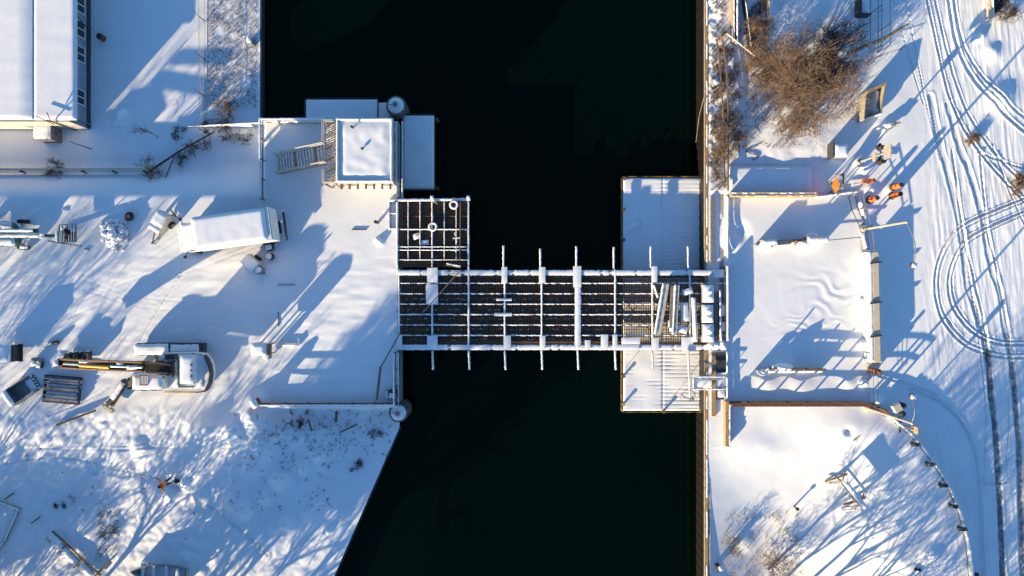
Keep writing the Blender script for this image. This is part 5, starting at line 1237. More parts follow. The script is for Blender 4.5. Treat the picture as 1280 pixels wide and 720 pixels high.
# person: one continuous skinned body
def person(loc, face):
    t = thing('person', 'person in an orange jacket and dark trousers standing in trampled snow, arms held out', 'person', loc)
    Fp = Frame((0, 0, 0), face)
    J = {'pelvis': (0, 0, .95, .15), 'waist': (0, 0, 1.12, .145), 'chest': (0, 0, 1.34, .17), 'neck': (.0, 0, 1.50, .062), 'head': (.02, 0, 1.62, .095), 'crown': (.01, 0, 1.72, .085)}
    Ed = [('pelvis', 'waist'), ('waist', 'chest'), ('chest', 'neck'), ('neck', 'head'), ('head', 'crown')]
    for s_, n in ((1, 'l'), (-1, 'r')):
        J.update({'hip' + n: (0, s_ * .10, .88, .11), 'knee' + n: (.04, s_ * .13, .48, .075), 'ank' + n: (-.02, s_ * .15, .10, .055), 'toe' + n: (.16, s_ * .17, .05, .05),
                  'sho' + n: (0, s_ * .20, 1.40, .085), 'elb' + n: (.05, s_ * .42, 1.22, .06), 'wri' + n: (.22, s_ * .52, 1.12, .042), 'palm' + n: (.29, s_ * .55, 1.10, .042)})
        Ed += [('pelvis', 'hip' + n), ('hip' + n, 'knee' + n), ('knee' + n, 'ank' + n), ('ank' + n, 'toe' + n), ('chest', 'sho' + n), ('sho' + n, 'elb' + n), ('elb' + n, 'wri' + n), ('wri' + n, 'palm' + n)]
        for f_, (dy, L) in enumerate(((-.035, .075), (-.012, .09), (.012, .085), (.035, .065))):
            J['f%d%s' % (f_, n)] = (.29 + L, s_ * .56 + dy, 1.09, .011); J['g%d%s' % (f_, n)] = (.28 + L * 1.4, s_ * .56 + dy, 1.05, .010); Ed += [('palm' + n, 'f%d%s' % (f_, n)), ('f%d%s' % (f_, n), 'g%d%s' % (f_, n))]
        J['th' + n] = (.30, s_ * .49, 1.10, .013); Ed.append(('wri' + n, 'th' + n))
    J['nose'] = (.135, 0, 1.615, .014); Ed.append(('head', 'nose'))
    ks = list(J); me = bpy.data.meshes.new('body'); me.from_pydata([Fp(*J[k][:3]) for k in ks], [(ks.index(a), ks.index(b)) for a, b in Ed], [])
    o = bpy.data.objects.new('body', me); COL.objects.link(o); o.parent = t
    sm = o.modifiers.new('skin', 'SKIN'); o.modifiers.new('sub', 'SUBSURF').levels = 2; o.modifiers['sub'].render_levels = 2
    if not me.skin_vertices: me.skin_vertices.new()
    for i, k in enumerate(ks):
        r = J[k][3]; me.skin_vertices[0].data[i].radius = (r, r); me.skin_vertices[0].data[i].use_root = (k == 'pelvis')
    dg = bpy.context.evaluated_depsgraph_get(); ev = bpy.data.meshes.new_from_object(o.evaluated_get(dg)); o.modifiers.clear(); o.data = ev; ev.name = 'body'
    ev.materials.clear(); 
    for m_ in ('skin', 'vest', 'cloth_dark', 'black'): ev.materials.append(M[m_])
    Fi = Matrix.Rotation(-face, 3, 'Z')
    for p in ev.polygons:
        c = Fi @ p.center; mi = 0
        if c.z < .14: mi = 3
        elif c.z < .93 and abs(c.y) < .35: mi = 2
        elif c.z < 1.49 and c.x < .20 or (c.z < 1.49 and abs(c.y) < .3): mi = 1
        elif abs(c.y) > .4: mi = 3
        p.material_index = mi; p.use_smooth = True
    mb = MB(); q = Vector(loc) + Fp(-.01, 0, 1.68); mb.blob(q, (.125, .115, .12), 0, 1, .1, 14, 8); mb.build('hat', M['black'], t)
    mb = MB()
    for s_ in (-1, 1): mb.blob(Vector(loc) + Fp(.108, s_ * .035, 1.0), (.012, .014, .012), 0, 1, 0, 8, 5)
    mb.build('eyes', M['black'], t)
    mb = MB()
    for k in range(9): an = -1.1 - .4 * k if False else PI * (.25 + 1.5 * k / 8); mb.blob(Vector(loc) + Fp(math.cos(an) * .12, math.sin(an) * .14, 1.47), (.06, .06, .05), 0, k, .1, 8, 5)
    mb.build('hood', M['vest'], t)
person(G(214.5, 600), R(-160)); bpy.data.objects['person'].scale = (1.08, 1.08, 1.08)
p = G(222, 601); mb = MB(); mb.blob(p + Vector((0, 0, .12)), (.22, .17, .18), 0, 3, .4); tag(mb.build('backpack', M['cloth_dark'], base=p), 'dark bag lying in the snow right beside the person in orange', 'bag')

# ------------------------------------------------------------------ right bank road furniture
def barrel(): 
    t = thing('traffic_barrel', 'x', 'barrel', (0, 0, 0)); 
    mb = MB(); mb.lathe((0, 0, 0), [(.36, 0), (.36, .07), (.30, .09)], 16); mb.build('base_ring', M['black'], t)
    mb = MB(); mb.lathe((0, 0, .08), [(.29, 0), (.285, .24), (.275, .25), (.27, .48), (.26, .49), (.255, .72), (.245, .73), (.24, .95), (.20, 1.0)], 18); mb.build('drum', M['orange'], t)
    for z, r in ((.16, .295), (.63, .268)): mb = MB(); mb.lathe((0, 0, z), [(r, 0), (r - .006, .15)], 18); mb.build('dark_band', M['rust'], t)
    mb = MB(); mb.lathe((0, 0, 1.08), [(.21, 0), (.21, .10), (.16, .14)], 16); mb.build('lid', M['black'], t)
    return t
b0 = barrel()
for i, (px, py, lab) in enumerate([(1086.5, 249.8, 'orange traffic barrel standing alone nearest the fence corner'), (1116, 234, 'upper orange traffic barrel of the pair on the road'), (1115, 245, 'lower redder traffic barrel of the pair on the road')]):
    o = b0 if i == 0 else copy_tree(b0); o.location = G(px, py); o.rotation_euler = (0, 0, i); o.scale = (.78, .78, 1); o['label'] = lab; o['group'] = 'orange traffic barrels on the right road'
mb = MB(); q = G(1110, 241); mb.blob(q, (.35, .3, .15), 0, 3); mb.blob(G(1111, 229), (.3, .25, .14), 0, 5); mb.blob(G(1082, 256), (.3, .25, .12), 0, 6)

def signal(label, px, py, hz, heads, panels, rz=0):
    g = G(px, py); t = thing('crossing_signal', label, 'signal', g)
    mb = MB(); mb.tube(g, g + Vector((0, 0, hz)), .075, .06, 10); mb.lathe(g, [(.22, 0), (.2, .2), (.08, .5)], 12); mb.build('pole', M['sign_back'], t)
    mb = MB(); mb.bar(g + Vector((0, -.75, heads[0])), g + Vector((0, .75, heads[0])), .07, .07); mb.build('crossbar', M['steel_dark'], t)
    for s_ in (-1, 1):
        c = g + Vector((-.08, s_ * .5, heads[0])); mb = MB(); mb.lathe(c, [(.30, 0), (.30, .03), (.16, .05), (.16, .22)], 16, 0, (-1, 0, 0)); mb.lathe(c + Vector((.12, 0, 0)), [(.14, 0), (.17, .1), (.1, .3)], 14, 0, (1, 0, 0)); mb.build('lamp_head', M['black'], t)
    for (z0, z1, w_, dx) in panels:
        mb = MB(); mb.box(g + Vector((dx, 0, (z0 + z1) / 2)), (.05, w_, z1 - z0)); mb.build('sign_panel', M['sign_back'], t)
    return t
signal('crossing signal with two dark lamp heads and tan sign panel above the barrels', 1074, 202.8, 4.4, (3.0,), ((3.5, 4.4, .95, -.05), (2.0, 2.45, .6, -.05)))
g = G(1036, 234); t = thing('warning_sign', 'bright orange diamond warning sign beside the wooden trestle', 'sign', g)
mb = MB(); c = g + Vector((0, 0, 1.1)); mb.add([c + Vector((-.02, 0, -.62)), c + Vector((-.02, .62, 0)), c + Vector((-.02, 0, .62)), c + Vector((-.02, -.62, 0)), c + Vector((.02, 0, -.62)), c + Vector((.02, .62, 0)), c + Vector((.02, 0, .62)), c + Vector((.02, -.62, 0))], [(3, 2, 1, 0), (4, 5, 6, 7), (0, 1, 5, 4), (1, 2, 6, 5), (2, 3, 7, 6), (3, 0, 4, 7)]); mb.build('sign_face', M['orange'], t)
mb = MB()
for s_ in (-1, 1): mb.bar(g + Vector((.1, s_ * .5, 0)), g + Vector((.04, 0, .6)), .05, .05); mb.bar(g + Vector((.5, s_ * .4, 0)), g + Vector((.04, 0, .6)), .05, .05)
mb.bar(g + Vector((.05, 0, .45)), g + Vector((.05, 0, 1.6)), .04, .04); mb.build('stand', M['steel_dark'], t)
g = G(1047, 229); t = thing('trestle', 'dark wooden trestle standing between the orange sign and the fallen barricade', 'trestle', g)
mb = MB(); mb.bar(g + Vector((0, -.55, .9)), g + Vector((0, .6, .9)), .08, .14)
for s_ in (-.5, .55): mb.bar(g + Vector((-.25, s_, 0)), g + Vector((0, s_, .9)), .06, .06); mb.bar(g + Vector((.25, s_, 0)), g + Vector((0, s_, .9)), .06, .06)
mb.build('frame', M['grey_wood'], t)
g = G(1072, 228); t = thing('barricade', 'fallen white barricade board with an orange end on a snow mound', 'barricade', g)
mb = MB(); mb.bar(G(1052, 229, .45), G(1074, 227, .55), .22, .06); mb.bar(G(1062, 233, .3), G(1076, 230, .45), .15, .06); mb.build('white_board', M['white'], t)
mb = MB(); mb.bar(G(1072, 228.5, .62), G(1088, 227, .7), .26, .10); mb.lathe(G(1080, 228, .5), [(.22, 0), (.22, .1), (.05, .2)], 12); mb.build('orange_board', M['orange'], t)
# tall arm lamps
def arm_lamp(label, px, py, hz, tip, sag):
    g = G(px, py); t = thing('street_lamp', label, 'street lamp', g); top = g + Vector((0, 0, hz))
    mb = MB(); mb.tube(g, top, .10, .085, 10); mb.lathe(g, [(.24, 0), (.22, .25), (.11, .5)], 12); mb.lathe(top, [(.1, 0), (.12, .08), (.05, .14)], 10); mb.build('pole', M['sign_back'], t)
    e = W(*tip, hz + .2); mb = MB(); n = 10; prev = top
    for k in range(1, n + 1):
        u = k / n; q = top + (e - top) * u + Vector((sag * math.sin(u * PI), 0, .35 * math.sin(u * PI))); mb.tube(prev, q, .035, n=6); prev = q
    mb.build('arm', M['steel'], t)
    mb = MB(); mb.lathe(e + Vector((0, 0, -.12)), [(.12, 0), (.24, .05), (.22, .16), (.08, .24)], 14); mb.snow(e + Vector((0, 0, .1)), .34, .3, .08, m=1); mb.build('lamp_head', two('steel_dark'), t)
    return t
arm_lamp('street lamp pole with long curved arm at the upper end of the road barrier', 1077, 287, 5.8, (1142, 332), .12)
t2 = arm_lamp('street lamp pole with short arm and signal heads at the lower wall end', 1083.5, 510, 5.7, (1140.5, 496), -.02)
g = G(1083.5, 510); mb = MB(); mb.bar(g + Vector((0, 0, 4.2)), g + Vector((.1, 1.2, 4.2)), .07, .07); mb.build('signal_bracket', M['steel_dark'], t2)
for dx, dy in ((-.15, .75), (.25, .9), (.2, .35)):
    c = g + Vector((dx, dy, 4.3)); mb = MB(); mb.lathe(c, [(.22, 0), (.22, .05), (.14, .3)], 14, 0, (-.5, .3, .4)); mb.build('signal_head', M['black'], t2)
mb = MB(); mb.box(g + Vector((-.3, .8, 4.5)), (.5, .5, .35), .5); mb.build('signal_box', M['cream'], t2)
g = G(1121, 529.5); t = thing('crossing_signal', 'leaning short signal post with tan panel below the lower street lamp', 'signal', g)
mb = MB(); mb.tube(g, g + Vector((0, 0, 2.7)), .07, .05, 8); mb.build('pole', M['brown'], t); mb = MB(); mb.box(g + Vector((-.03, 0, 2.5)), (.05, .5, .5)); mb.box(g + Vector((.03, 0, 2.0)), (.05, .3, .4)); mb.build('sign_panel', M['tan'], t)
mb = MB(); mb.bar(g + Vector((-.2, -.5, .5)), g + Vector((.1, .5, .5)), .08, .08); mb.lathe(g + Vector((-.1, -.4, .5)), [(.2, 0), (.2, .08)], 12, 0, (-1, 0, 0)); mb.lathe(g + Vector((-.05, .4, .5)), [(.2, 0), (.2, .08)], 12, 0, (-1, 0, 0)); mb.build('lamp_bar', M['black'], t)

# long road barrier
t = thing('road_barrier', 'long cream barrier wall across the right road with snow along its left half', 'barrier', (*T(1084, 385), 0))
def BW(px, py, z): return W(px, py, z)
mb = MB(); mb.bar((*T(1083.5, 316), .5), (*T(1086.5, 452), .5), .85, 1.0, 0); bw = mb.build('barrier_body', M['white'], t)
mb = MB(); mb.bar((*T(1085, 316.5), 1.03), (*T(1087.8, 451.5), 1.03), .42, .06); mb.build('top_plank', M['tan_light'], bw)
mb = MB(); a = Vector((*T(1080.5, 316), 1.0)); b_ = Vector((*T(1082.5, 451), 1.0)); a = Vector((*T(1079, 316), 1.0)); b_ = Vector((*T(1081.5, 451), 1.0)); mb.snowbar(a, b_, .34, .05, 0, 3); mb.snowbar((*T(1089.7, 318), 1.001), (*T(1092.4, 448), 1.001), .12, .03, 0, 8); mb.build('snow_cover', M['snow'], bw)
mb = MB()
for py in (330, 379, 420): mb.bar((*T(1078, py), 1.12), (*T(1092, py - 2), 1.15), .10, .12)
mb.build('clamp', M['steel_dark'], t)
mb = MB(); mb.box((*T(1086.5, 452.6), .55), (.6, .12, .9)); mb.build('rusty_end', M['rust'], t)
for (px, py, lab) in ((1078, 376, 'snow lump against the middle of the long road barrier'), (1077, 429, 'snow lump against the lower part of the long road barrier'), (1078, 478, 'snow lump by the wire fence below the long barrier')):
    q = G(px, py); mb = MB(); mb.blob(q + Vector((0, 0, .15)), (.32, .3, .35), 0, px); tag(mb.build('snow_heap', M['snow'], base=q), lab, 'snow heap')
g = G(1088, 463); mb = MB(); mb.box(g + Vector((0, 0, .5)), (.5, .38, 1.0)); mb.lathe(g + Vector((.1, 0, 1.0)), [(.12, 0), (.12, .3)], 10); tag(mb.build('control_box', M['rust'], base=g), 'rust red control box below the end of the long road barrier', 'box')
# wire fence below the barrier
t = thing('wire_fence', 'thin wire fence running from the long barrier down to the lower wall', 'fence', (*T(1085, 475), 0))
mb = MB()
for px in (1078.5, 1084, 1089.5):
    for z in (.9,): mb.tube((*T(px, 440), z), (*T(px, 505), z), .014, n=4)
mb.build('wire', M['steel_dark'], t)
for px, py in ((1078.5, 440), (1078.5, 470), (1078.5, 503), (1089.5, 456), (1089.5, 503)): mb = MB(); mb.tube((*T(px, py), 0), (*T(px, py), .95), .03, n=6); mb.build('post', M['steel'], t)
# leaning panel fence above the barrier
t = thing('panel_fence', 'bent wire panel fence between the lamp base and the upper wall', 'fence', (*T(1074, 275), 0))
fp = [(1062, 245), (1069, 240.5), (1073, 262), (1080, 284), (1084, 316)]
for (a, b_) in zip(fp[1:-1], fp[2:]):
    mb = MB()
    for z in (.1, 1.1): mb.bar((*T(*a), z), (*T(*b_), z), .05, .05)
    mb.build('rail', M['steel'], t)
for (a, b_) in (((1060, 246), (1064, 262)), ((1064, 262), (1074, 284)), ((1074, 284), (1078, 314))):
    mb = MB()
    for z in (.1, 1.0): mb.bar((*T(*a), z), (*T(*b_), z), .04, .04)
    mb.build('rail', M['steel_dark'], t)
for q in fp[1:] + [(1060, 246), (1064, 262), (1074, 284), (1078, 314)]: mb = MB(); mb.bar((*T(*q), 0), (*T(*q), 1.12), .06, .06); mb.build('post', M['steel'], t)
mb = MB(); mb.snowbar((*T(1073.5, 252), .12), (*T(1077, 270), .12), .3, .3, 0, 3); mb.snowbar((*T(1076, 290), .1), (*T(1081, 312), .1), .3, .25, 0, 5); mb.build('snow_ridge', M['snow'], t)

# median obstacles
t = thing('median_barrier', 'broken line of snowy concrete kerbs and blocks across the upper road', 'barrier', (*T(990, 304), 0))
for (a, b_, w_, h_) in (((943, 309), (962, 308.5), .35, .35), ((958, 308), (1002, 305), .28, .22), ((1003, 301), (1029, 300), .5, .95), ((948, 304), (966, 303), .4, .85)):
    mb = MB(); p = Vector((*T(*a), h_ / 2)); q = Vector((*T(*b_), h_ / 2)); mb.bar(p, q, w_, h_, 0); mb.snowbar(p + Vector((0, 0, h_ / 2)), q + Vector((0, 0, h_ / 2)), w_ * 1.05, .10, 1, int(a[0])); mb.build('concrete_kerb', two('concrete'), t)
mb = MB(); mb.bar((*T(1003, 300), .45), (*T(966, 302), .45), .06, .72); mb.bar((*T(1030, 301), .7), (*T(1074, 297), .65), .05, .08); mb.bar((*T(1030, 301), .4), (*T(1074, 297), .35), .04, .06); mb.build('rail', M['steel_dark'], t)
for (px, py, h_) in ((990, 306, 1.5), (1012, 300, 1.6), (962, 304, .9)): mb = MB(); mb.bar((*T(px, py), 0), (*T(px, py), h_), .08, .08); mb.build('post', M['tan'], t)
mb = MB(); mb.box((*T(991, 305), .3), (.35, .35, .5), .4); mb.build('cream_block', M['cream'], t)
for k, (px, py) in enumerate(((955, 306), (1000, 305), (1012, 297), (1020, 301))): mb = MB(); mb.blob((*T(px, py), .45), (.5, .3, .35), 0, k); mb.build('snow_lump', M['snow'], t)
t = thing('median_barrier', 'flat lying board on a kerb across the lower road in the railing shadow', 'barrier', (*T(985, 462), 0))
mb = MB(); p = Vector((*T(957, 463), .3)); q = Vector((*T(1024, 462.5), .3)); mb.bar(p, q, .28, .5, 0); mb.snowbar(p + Vector((0, 0, .25)), q + Vector((0, 0, .25)), .28, .08, 1, 4); mb.build('concrete_kerb', two('concrete'), t)
mb = MB(); mb.bar((*T(962, 459), .75), (*T(1026, 460.5), .75), .16, .16); mb.build('rail', M['brown'], t)
mb = MB(); mb.lathe((*T(950, 464), 0), [(.3, 0), (.28, .5), (.2, .7)], 12); mb.bar((*T(951, 463), .6), (*T(953, 458), 1.3), .1, .1); mb.build('end_block', M['concrete'], t)
mb = MB(); mb.blob((*T(949, 464), .75), (.32, .25, .15), 0, 3); mb.blob((*T(975, 458.5), .4), (.9, .3, .6), 0, 4); mb.build('snow_lump', M['snow'], t)
for (px, h_) in ((975, 1.1), (1000, 1.0), (1024, .9)): mb = MB(); mb.bar((*T(px, 461), 0), (*T(px, 461), h_), .1, .1); mb.build('post', M['grey_wood'], t)

# walls beside the road
mb = MB(); mb.bar((*T(910, 244.5), .42), (*T(1016, 244.5), .42), .32, .84, 0); mb.snowbar((*T(910, 243), .84), (*T(1014, 243), .84), .12, .04, 1, 5, gap=.6); mb.snowbar((*T(910, 246.8), .84), (*T(1014, 246.3), .84), .09, .03, 1, 6, gap=.6)
tag(mb.build('parapet_wall', two('tan'), base=(*T(962, 244), 0)), 'tan parapet wall with patchy snow along the upper side of the right road', 'wall')
mb = MB(); pts = [(1014, 245), (1022, 246.5), (1040, 244), (1069, 240)]
for a, b_ in zip(pts[:-1], pts[1:]): mb.bar((*T(*a), .15), (*T(*b_), .15), .18, .3, 0); mb.snowbar((*T(*a), .3), (*T(*b_), .3), .2, .08, 1, a[0])
tag(mb.build('kerb_wall', two('concrete'), base=(*T(1040, 244), 0)), 'low snowy kerb continuing right from the tan parapet', 'kerb')
bx_ = MB(); bx_.box((*T(961, 226), .02), (6.2, 2.1, .36)); tb_ = bx_.build('backfill_slab', two('cream'), base=(*T(961, 226), 0)); tag(tb_, 'flat snow covered slab behind the tan parapet by the quay', 'slab')
mb = MB(); mb.snow((*T(961, 226), .201), 6.2, 2.15, .10, m=0, seed=5, edge=.1, step=.16); mb.build('snow_cover', M['snow'], tb_)
t = railing('rusty railing with posts along the lower wall of the right road', [Vector((*T(908, 503), .25)), Vector((*T(1078, 503), .25)), Vector((*T(1094, 508), .25))], (.42, .85, 1.25), 'rust', post=1.55, wdt=.11, sn=False)
mb = MB(); mb.bar((*T(908, 503.2), .14), (*T(1076, 503.2), .14), .22, .34, 0); mb.bar((*T(1076, 503.2), .14), (*T(1094, 508.5), .14), .22, .34, 0); tag(mb.build('retaining_wall', M['brown'], base=(*T(1000, 503), 0)), 'low brown retaining wall under the rusty railing of the park', 'wall')
railing('white rail and posts along the end of the right road by the quay', [Vector((*T(908, 246), 0)), Vector((*T(908, 322), 0))], (.12, .26), 'white', post=1.6, wdt=.09)
railing('white rail and posts beside the gangway end on the right bank', [Vector((*T(907.5, 440), 0)), Vector((*T(907.5, 500), 0))], (.12, .26), 'white', post=1.6, wdt=.10)
mb = MB(); mb.bar((*T(907, 500), .3), (*T(907, 556), .3), .34, .5, 0); mb.snowbar((*T(909.5, 502), .55), (*T(909.5, 555), .55), .14, .05, 1, 5, gap=.3); tag(mb.build('timber_wall', two('tan'), base=(*T(907, 528), 0)), 'short tan timber wall running down from the gangway end', 'wall')
mb = MB(); mb.box((*T(900, 453), .12), (.7, 1.5, .2)); tag(mb.build('steel_plate', M['steel_dark'], base=(*T(900, 453), 0)), 'dark steel plate on the quay just above the gangway', 'plate')
mb = MB(); mb.box((*T(899, 493), .12), (.6, .7, .25)); mb.snow((*T(900, 492), .246), .5, .5, .05, m=1); tag(mb.build('steel_plate', two('steel_dark'), base=(*T(899, 493), 0)), 'small grey hatch plate on the quay just below the gangway', 'plate')
mb = MB(); mb.bar((*T(891.5, 440), .06), (*T(891.5, 520), .06), .3, .16); tag(mb.build('timber_beam', M['tan'], base=(*T(891, 480), 0)), 'long tan timber lying on the quay under the gangway', 'timber')
mb = MB(); mb.bar((*T(889.5, 246), .08), (*T(889.5, 331), .08), .22, .2); tag(mb.build('timber_beam', M['grey_wood'], base=(*T(889, 290), 0)), 'long grey timber edging the quay above the bridge', 'timber')
# quay path rails at the top
for (a, b_, lab, mt, w_) in (((914, -20), (914, 55), 'tall tan plank wall at the top edge of the quay path', 'tan', .14), ((918, -20), (918, 57), 'white edged low wall beside the tan plank wall', 'concrete', .16),
                             ((925, -20), (935, 62), 'dark rail slanting through the bushes near the top edge', 'steel_dark', .08), ((957, -20), (958.5, 28), 'pale post and rail at the top edge left of the open snow', 'tan', .12), ((960.5, -20), (960.5, 28), 'white snowy kerb at the top edge left of the open snow', 'white', .12)):
    mb = MB(); p = Vector((*T(*a), .35)); q = Vector((*T(*b_), .35)); mb.bar(p, q, w_, .7, 0); mb.snowbar(p + Vector((0, 0, .35)), q + Vector((0, 0, .35)), w_, .04, 1, a[0], gap=.2)
    tag(mb.build('rail_wall', two(mt), base=(p + q) / 2 - Vector((0, 0, .35))), lab, 'rail')
t = thing('path_rail', 'brown wooden path rails curving down the quay beside the bushes', 'rail', (*T(903, 140), 0))
for pts in (((893, 52), (897, 75), (899, 110), (902, 150), (903, 235)), ((900, 48), (905, 80), (907, 110), (908, 150), (907.5, 240))):
    mb = MB()
    for a, b_ in zip(pts[:-1], pts[1:]): mb.bar((*T(*a), .5), (*T(*b_), .5), .10, .10)
    mb.build('rail', M['brown'], t)
for k in range(7): mb = MB(); mb.bar((*T(900 + k * .7, 60 + k * 28), 0), (*T(900 + k * .7, 60 + k * 28), .5), .09, .09); mb.build('post', M['brown'], t)
mb = MB(); mb.bar((*T(904, 47), .8), (*T(943, 74), .4), .06, .10); mb.snowbar((*T(904, 47), .85), (*T(943, 74), .45), .07, .03, 1, 4); mb.bar((*T(904, 47), .75), (*T(894, 58), .5), .1, .08); tag(mb.build('gate_bar', two('tan'), base=(*T(904, 47), 0)), 'pale bar slanting from the path rails into the thicket', 'bar')
p = G(893, 104); mb = MB(); mb.box(p + Vector((0, 0, .15)), (.55, .5, .35), .3); mb.snow(p + Vector((0, 0, .326)), .4, .35, .08, .3, 1); tag(mb.build('stone_block', two('concrete'), base=p), 'dark stone block on the snowy quay path', 'block')
bare_tree('twigs', 'pale fan of fallen sticks on snow above the backfill slab', 'twigs', G(925, 160), 1.3, 44, n=(0, 5, 4, 4), lev=3, r=.03, rmin=.012, spr=1.2, stems=5, lean=1.6, mt='tan')
mb = MB(); c = G(940, 200); 
pr = c
for k in range(8): q = c + Vector((math.sin(k * 1.1) * .5, k * .16, .05)); mb.tube(pr, q, .03, n=5); pr = q
tag(mb.build('hose', M['black'], base=c), 'black hose lying in loops in the snow above the slab', 'hose')

# right: fence panels at the top edge, cabinet, open bin, debris
t = thing('wire_gate', 'tall wire gate panel seen from above at the top edge', 'gate', (*T(1096, 30), 0))
mb = MB()
for px in (1087, 1097):
    for z in (.1, 1.7): mb.tube((*T(px, -20), z), (*T(px, 66), z), .02, n=5)
mb.build('rail', M['steel_dark'], t)
for px, py in ((1087, -10), (1087, 18), (1087, 66), (1097, 0), (1097, 40), (1097, 66)): mb = MB(); mb.tube((*T(px, py), 0), (*T(px, py), 1.75), .03, n=6); mb.build('post', M['steel_dark'], t)
for py in (-6, 22, 66): mb = MB(); mb.bar((*T(1087, py), .9), (*T(1097, py - 4), .9), .04, .04); mb.build('crossbar', M['steel'], t)
t = thing('wire_fence', 'short low wire fence right of the wire gate', 'fence', (*T(1113, 70), 0))
mb = MB(); mb.tube((*T(1098, 72), .6), (*T(1126, 62), .6), .02, n=5); mb.build('wire', M['steel_dark'], t)
for q in ((1098, 72), (1126, 62)): mb = MB(); mb.tube((*T(*q), 0), (*T(*q), .65), .03, n=6); mb.build('post', M['steel_dark'], t)
c = (*T(1076, 12), 0); t = thing('window_frame', 'white square frame box left of the wire gate', 'frame', c); c = Vector(c)
mb = MB(); mb.bar(c + Vector((-.4, -.6, .4)), c + Vector((-.4, .6, .4)), .16, .8); mb.bar(c + Vector((-.4, -.6, .35)), c + Vector((.45, -.6, .35)), .1, .7); mb.build('side', M['steel_dark'], t); mb = MB(); mb.box(c + Vector((.05, 0, .2)), (.75, 1.1, .3)); mb.snow(c + Vector((.05, 0, .351)), .75, 1.1, .08, m=1); mb.build('panel', two('white'), t)
c = Vector((*T(1039, 191), 0)); t = thing('utility_cabinet', 'snow topped grey cabinet on dappled snow left of the crossing signal', 'cabinet', c)
mb = MB(); mb.box(c + Vector((.3, 0, .45)), (1.05, 1.0, .9)); mb.build('cabinet_body', M['steel'], t); mb = MB(); mb.snow(c + Vector((.3, 0, .901)), 1.05, 1.0, .14); mb.build('snow_cap', M['snow'], t); mb = MB(); mb.box(c + Vector((-.28, 0, .5)), (.08, 1.1, 1.0)); mb.build('door', M['steel_dark'], t)
t = thing('open_bin', 'open topped pale skip with tan rim and snow inside on the right bank', 'skip', (*T(1092, 129), 0))
Z = 1.0; q = [W(1083, 115.5, Z), W(1107.5, 104.5, Z), W(1101, 141, Z), W(1080, 149.5, Z)]
mb = MB()
for a, b_ in zip(q, q[1:] + q[:1]):
    a2, b2 = Vector((a.x, a.y, Z / 2)), Vector((b_.x, b_.y, Z / 2)); mb.bar(a2, b2, .07, Z)
mb.build('wall', M['sign_back'], t)
mb = MB(); mb.bar(q[0] + Vector((0, 0, .03)), q[1] + Vector((0, 0, .03)), .22, .1); mb.build('top_board', M['tan'], t)
mb = MB(); mb.bar(q[2] + Vector((0, 0, .03)), q[1] + Vector((0, 0, .03)), .08, .08); mb.bar(q[3] + Vector((0, 0, .02)), q[2] + Vector((0, 0, .02)), .08, .06); mb.build('rim', M['steel'], t)
mb = MB(); mb.prism([(v.x, v.y) for v in q][::-1], .02, .10); mb.build('bin_floor', M['cream'], t)
c = sum(q, Vector((0, 0, 0))) / 4; mb = MB(); mb.snow((c.x + .45, c.y + .2, .10), .55, 1.9, .35, -.12, seed=3); mb.blob((c.x + .5, c.y - .6, .4), (.4, .3, .3), 0, 3); mb.build('snow_heap', M['snow'], t)
t = thing('debris_heap', 'small heap of pale boards half buried in snow below the skip', 'debris', G(1108, 160))
mb = MB(); mb.bar(G(1097, 164, .2), G(1117, 155, .35), .28, .1); mb.bar(G(1104, 163, .2), G(1120, 157, .3), .2, .1); mb.bar(G(1108, 158, .4), G(1121, 155, .4), .2, .2); mb.build('board', M['cream'], t); mb = MB(); mb.blob(G(1109, 158, .2), (.5, .2, .22), 0, 3); mb.blob(G(1100, 162, .15), (.35, .2, .15), 0, 4); mb.build('snow_cap', M['snow'], t)
p = G(1233, 26); mb = MB(); mb.bar(p + Vector((0, 0, .4)), Vector((*T(1230, -30), .4)), .14, .8, 0); mb.snowbar(p + Vector((0, 0, .8)), Vector((*T(1230, -30), .8)), .14, .06, 1, 4); tag(mb.build('kerb_wall', two('concrete'), base=p), 'white low wall left of the dark bush at the top edge', 'wall')

# ------------------------------------------------------------------ the park at the lower right
t = thing('curved_wall', 'curved snow topped wall bounding the park at the lower right', 'wall', (*T(1190, 640), 0))
mb = MB(); sm_ = MB(); pts = smooth_poly([(CX[i], CY[i]) for i in range(1, 9)], 5)
for a, b_ in zip(pts[:-1], pts[1:]):
    p = Vector((*T(*a), .40)); q = Vector((*T(*b_), .40)); mb.bar(p, q + (q - p) * .02, .14, 1.0, 0)
    sm_.snowbar(p + Vector((0, 0, .501)), q + Vector((0, 0, .501)), .2, .05, 0, int(a[1]))
mb.build('wall_panel', M['white'], t); sm_.build('snow_cap', M['snow'], t)
for k, (px, py) in enumerate(((1140, 553.5), (1158.5, 578), (1174.5, 604), (1187, 630), (1198, 658), (1212.5, 714))):
    p = G(px - 1, py); mb = MB(); mb.bar(p + Vector((-.18, -.08, .3)), p + Vector((.2, .05, .75)), .22, .2); mb.box(p + Vector((0, 0, .3)), (.16, .16, .9)); mb.build('buttress', M['steel_dark'], t)
mb = MB(); mb.bar((*T(1094, 508), .3), (*T(1112, 519), .35), .12, .9); tag(mb.build('wall_end', M['brown'], base=(*T(1100, 512), 0)), 'short brown wall piece joining the rusty railing and the curved wall', 'wall')
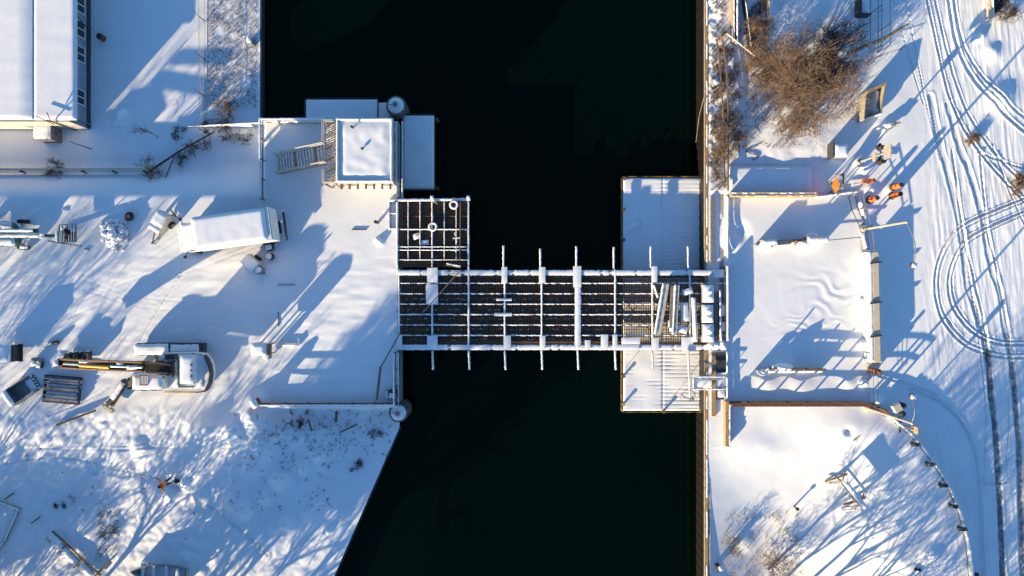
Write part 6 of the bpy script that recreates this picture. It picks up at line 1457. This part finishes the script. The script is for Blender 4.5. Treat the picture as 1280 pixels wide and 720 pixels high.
# sign frame
t = thing('notice_board', 'wooden notice board with snowy top edge on two braced frames in the park', 'notice board', G(1070, 618))
zg = gz(1070, 618)
A1 = W(1057.5, 603.5, zg + 1.75); A2 = W(1083, 636, zg + 1.75)
d = (A2 - A1).normalized(); nrm = Vector((-d.y, d.x, 0))
mb = MB(); mb.bar(A1 - Vector((0, 0, .3)), A2 - Vector((0, 0, .3)), .12, .6, 0); bd_ = mb.build('board', M['white'], t)
mb = MB(); mb.snowbar(A1 + Vector((0, 0, .006)), A2 + Vector((0, 0, .006)), .36, .12, 0, 4); mb.build('snow_cap', M['snow'], bd_)
mb = MB(); mb.bar(A1 - Vector((0, 0, 1.3)), A2 - Vector((0, 0, 1.3)), .07, .08); mb.build('lower_rail', M['grey_wood'], t)
for A in (A1 + d * .1, A2 - d * .1):
    g0 = Vector((A.x, A.y, zg)); mb = MB(); mb.bar(g0 - Vector((0, 0, .1)), A, .1, .1); mb.bar(g0 + nrm * .95 + Vector((0, 0, .05)), g0 - nrm * .1 + Vector((0, 0, 1.2)), .07, .07)
    mb.bar(g0 - nrm * .8 + Vector((0, 0, .05)), g0 + Vector((0, 0, 1.2)), .07, .07); mb.build('leg_frame', M['tan'], t)
    mb = MB(); mb.bar(g0 - nrm * .85 - d * .3 + Vector((0, 0, .12)), g0 + nrm * .75 + d * .3 + Vector((0, 0, .12)), .11, .10); mb.build('foot_beam', M['tan'], t)
for (q0, q1) in (((1029, 603.5), (1046, 599)), ((1049.5, 638.5), (1066, 634))):
    mb = MB(); a, b_ = G(*q0, .1), G(*q1, .5); mb.bar(a, b_, .10, .08, 0); mb.snowbar(a + Vector((0, 0, .05)), b_ + Vector((0, 0, .05)), .11, .04, 1, 3); mb.build('strut', two('white'), t)
g = G(992.5, 633); t = thing('bollard', 'small dark bollard standing alone in the park snow', 'bollard', g); mb = MB(); mb.tube(g, g + Vector((0, 0, .62)), .07, .06, 10); mb.build('post', M['brown'], t); mb = MB(); mb.lathe(g + Vector((0, 0, .6)), [(.13, 0), (.13, .08), (.05, .12)], 12); mb.build('cap', M['black'], t)
mb = MB(); mb.bar(G(1066, 551, .05), G(1071, 548, .08), .06, .06); tag(mb.build('stick', M['tan'], base=G(1068, 549)), 'tiny tan stick lying on smooth park snow', 'stick')
g = G(1146, 711); mb = MB(); mb.blob(g + Vector((-.12, 0, .1)), (.14, .11, .12), 0, 2); mb.blob(g + Vector((.14, -.06, .1)), (.15, .11, .12), 0, 4); tag(mb.build('stones', M['black'], base=g), 'pair of dark stones on a snow mound near the curved wall', 'stones')
g = G(896, 707); mb = MB(); mb.box(g + Vector((0, 0, .35)), (.3, .4, .7), .2); mb.snow(g + Vector((.08, .05, .701)), .3, .35, .07, .2, 1); tag(mb.build('mooring_post', two('steel_dark'), base=g), 'dark mooring post at the lower right quay edge', 'post')
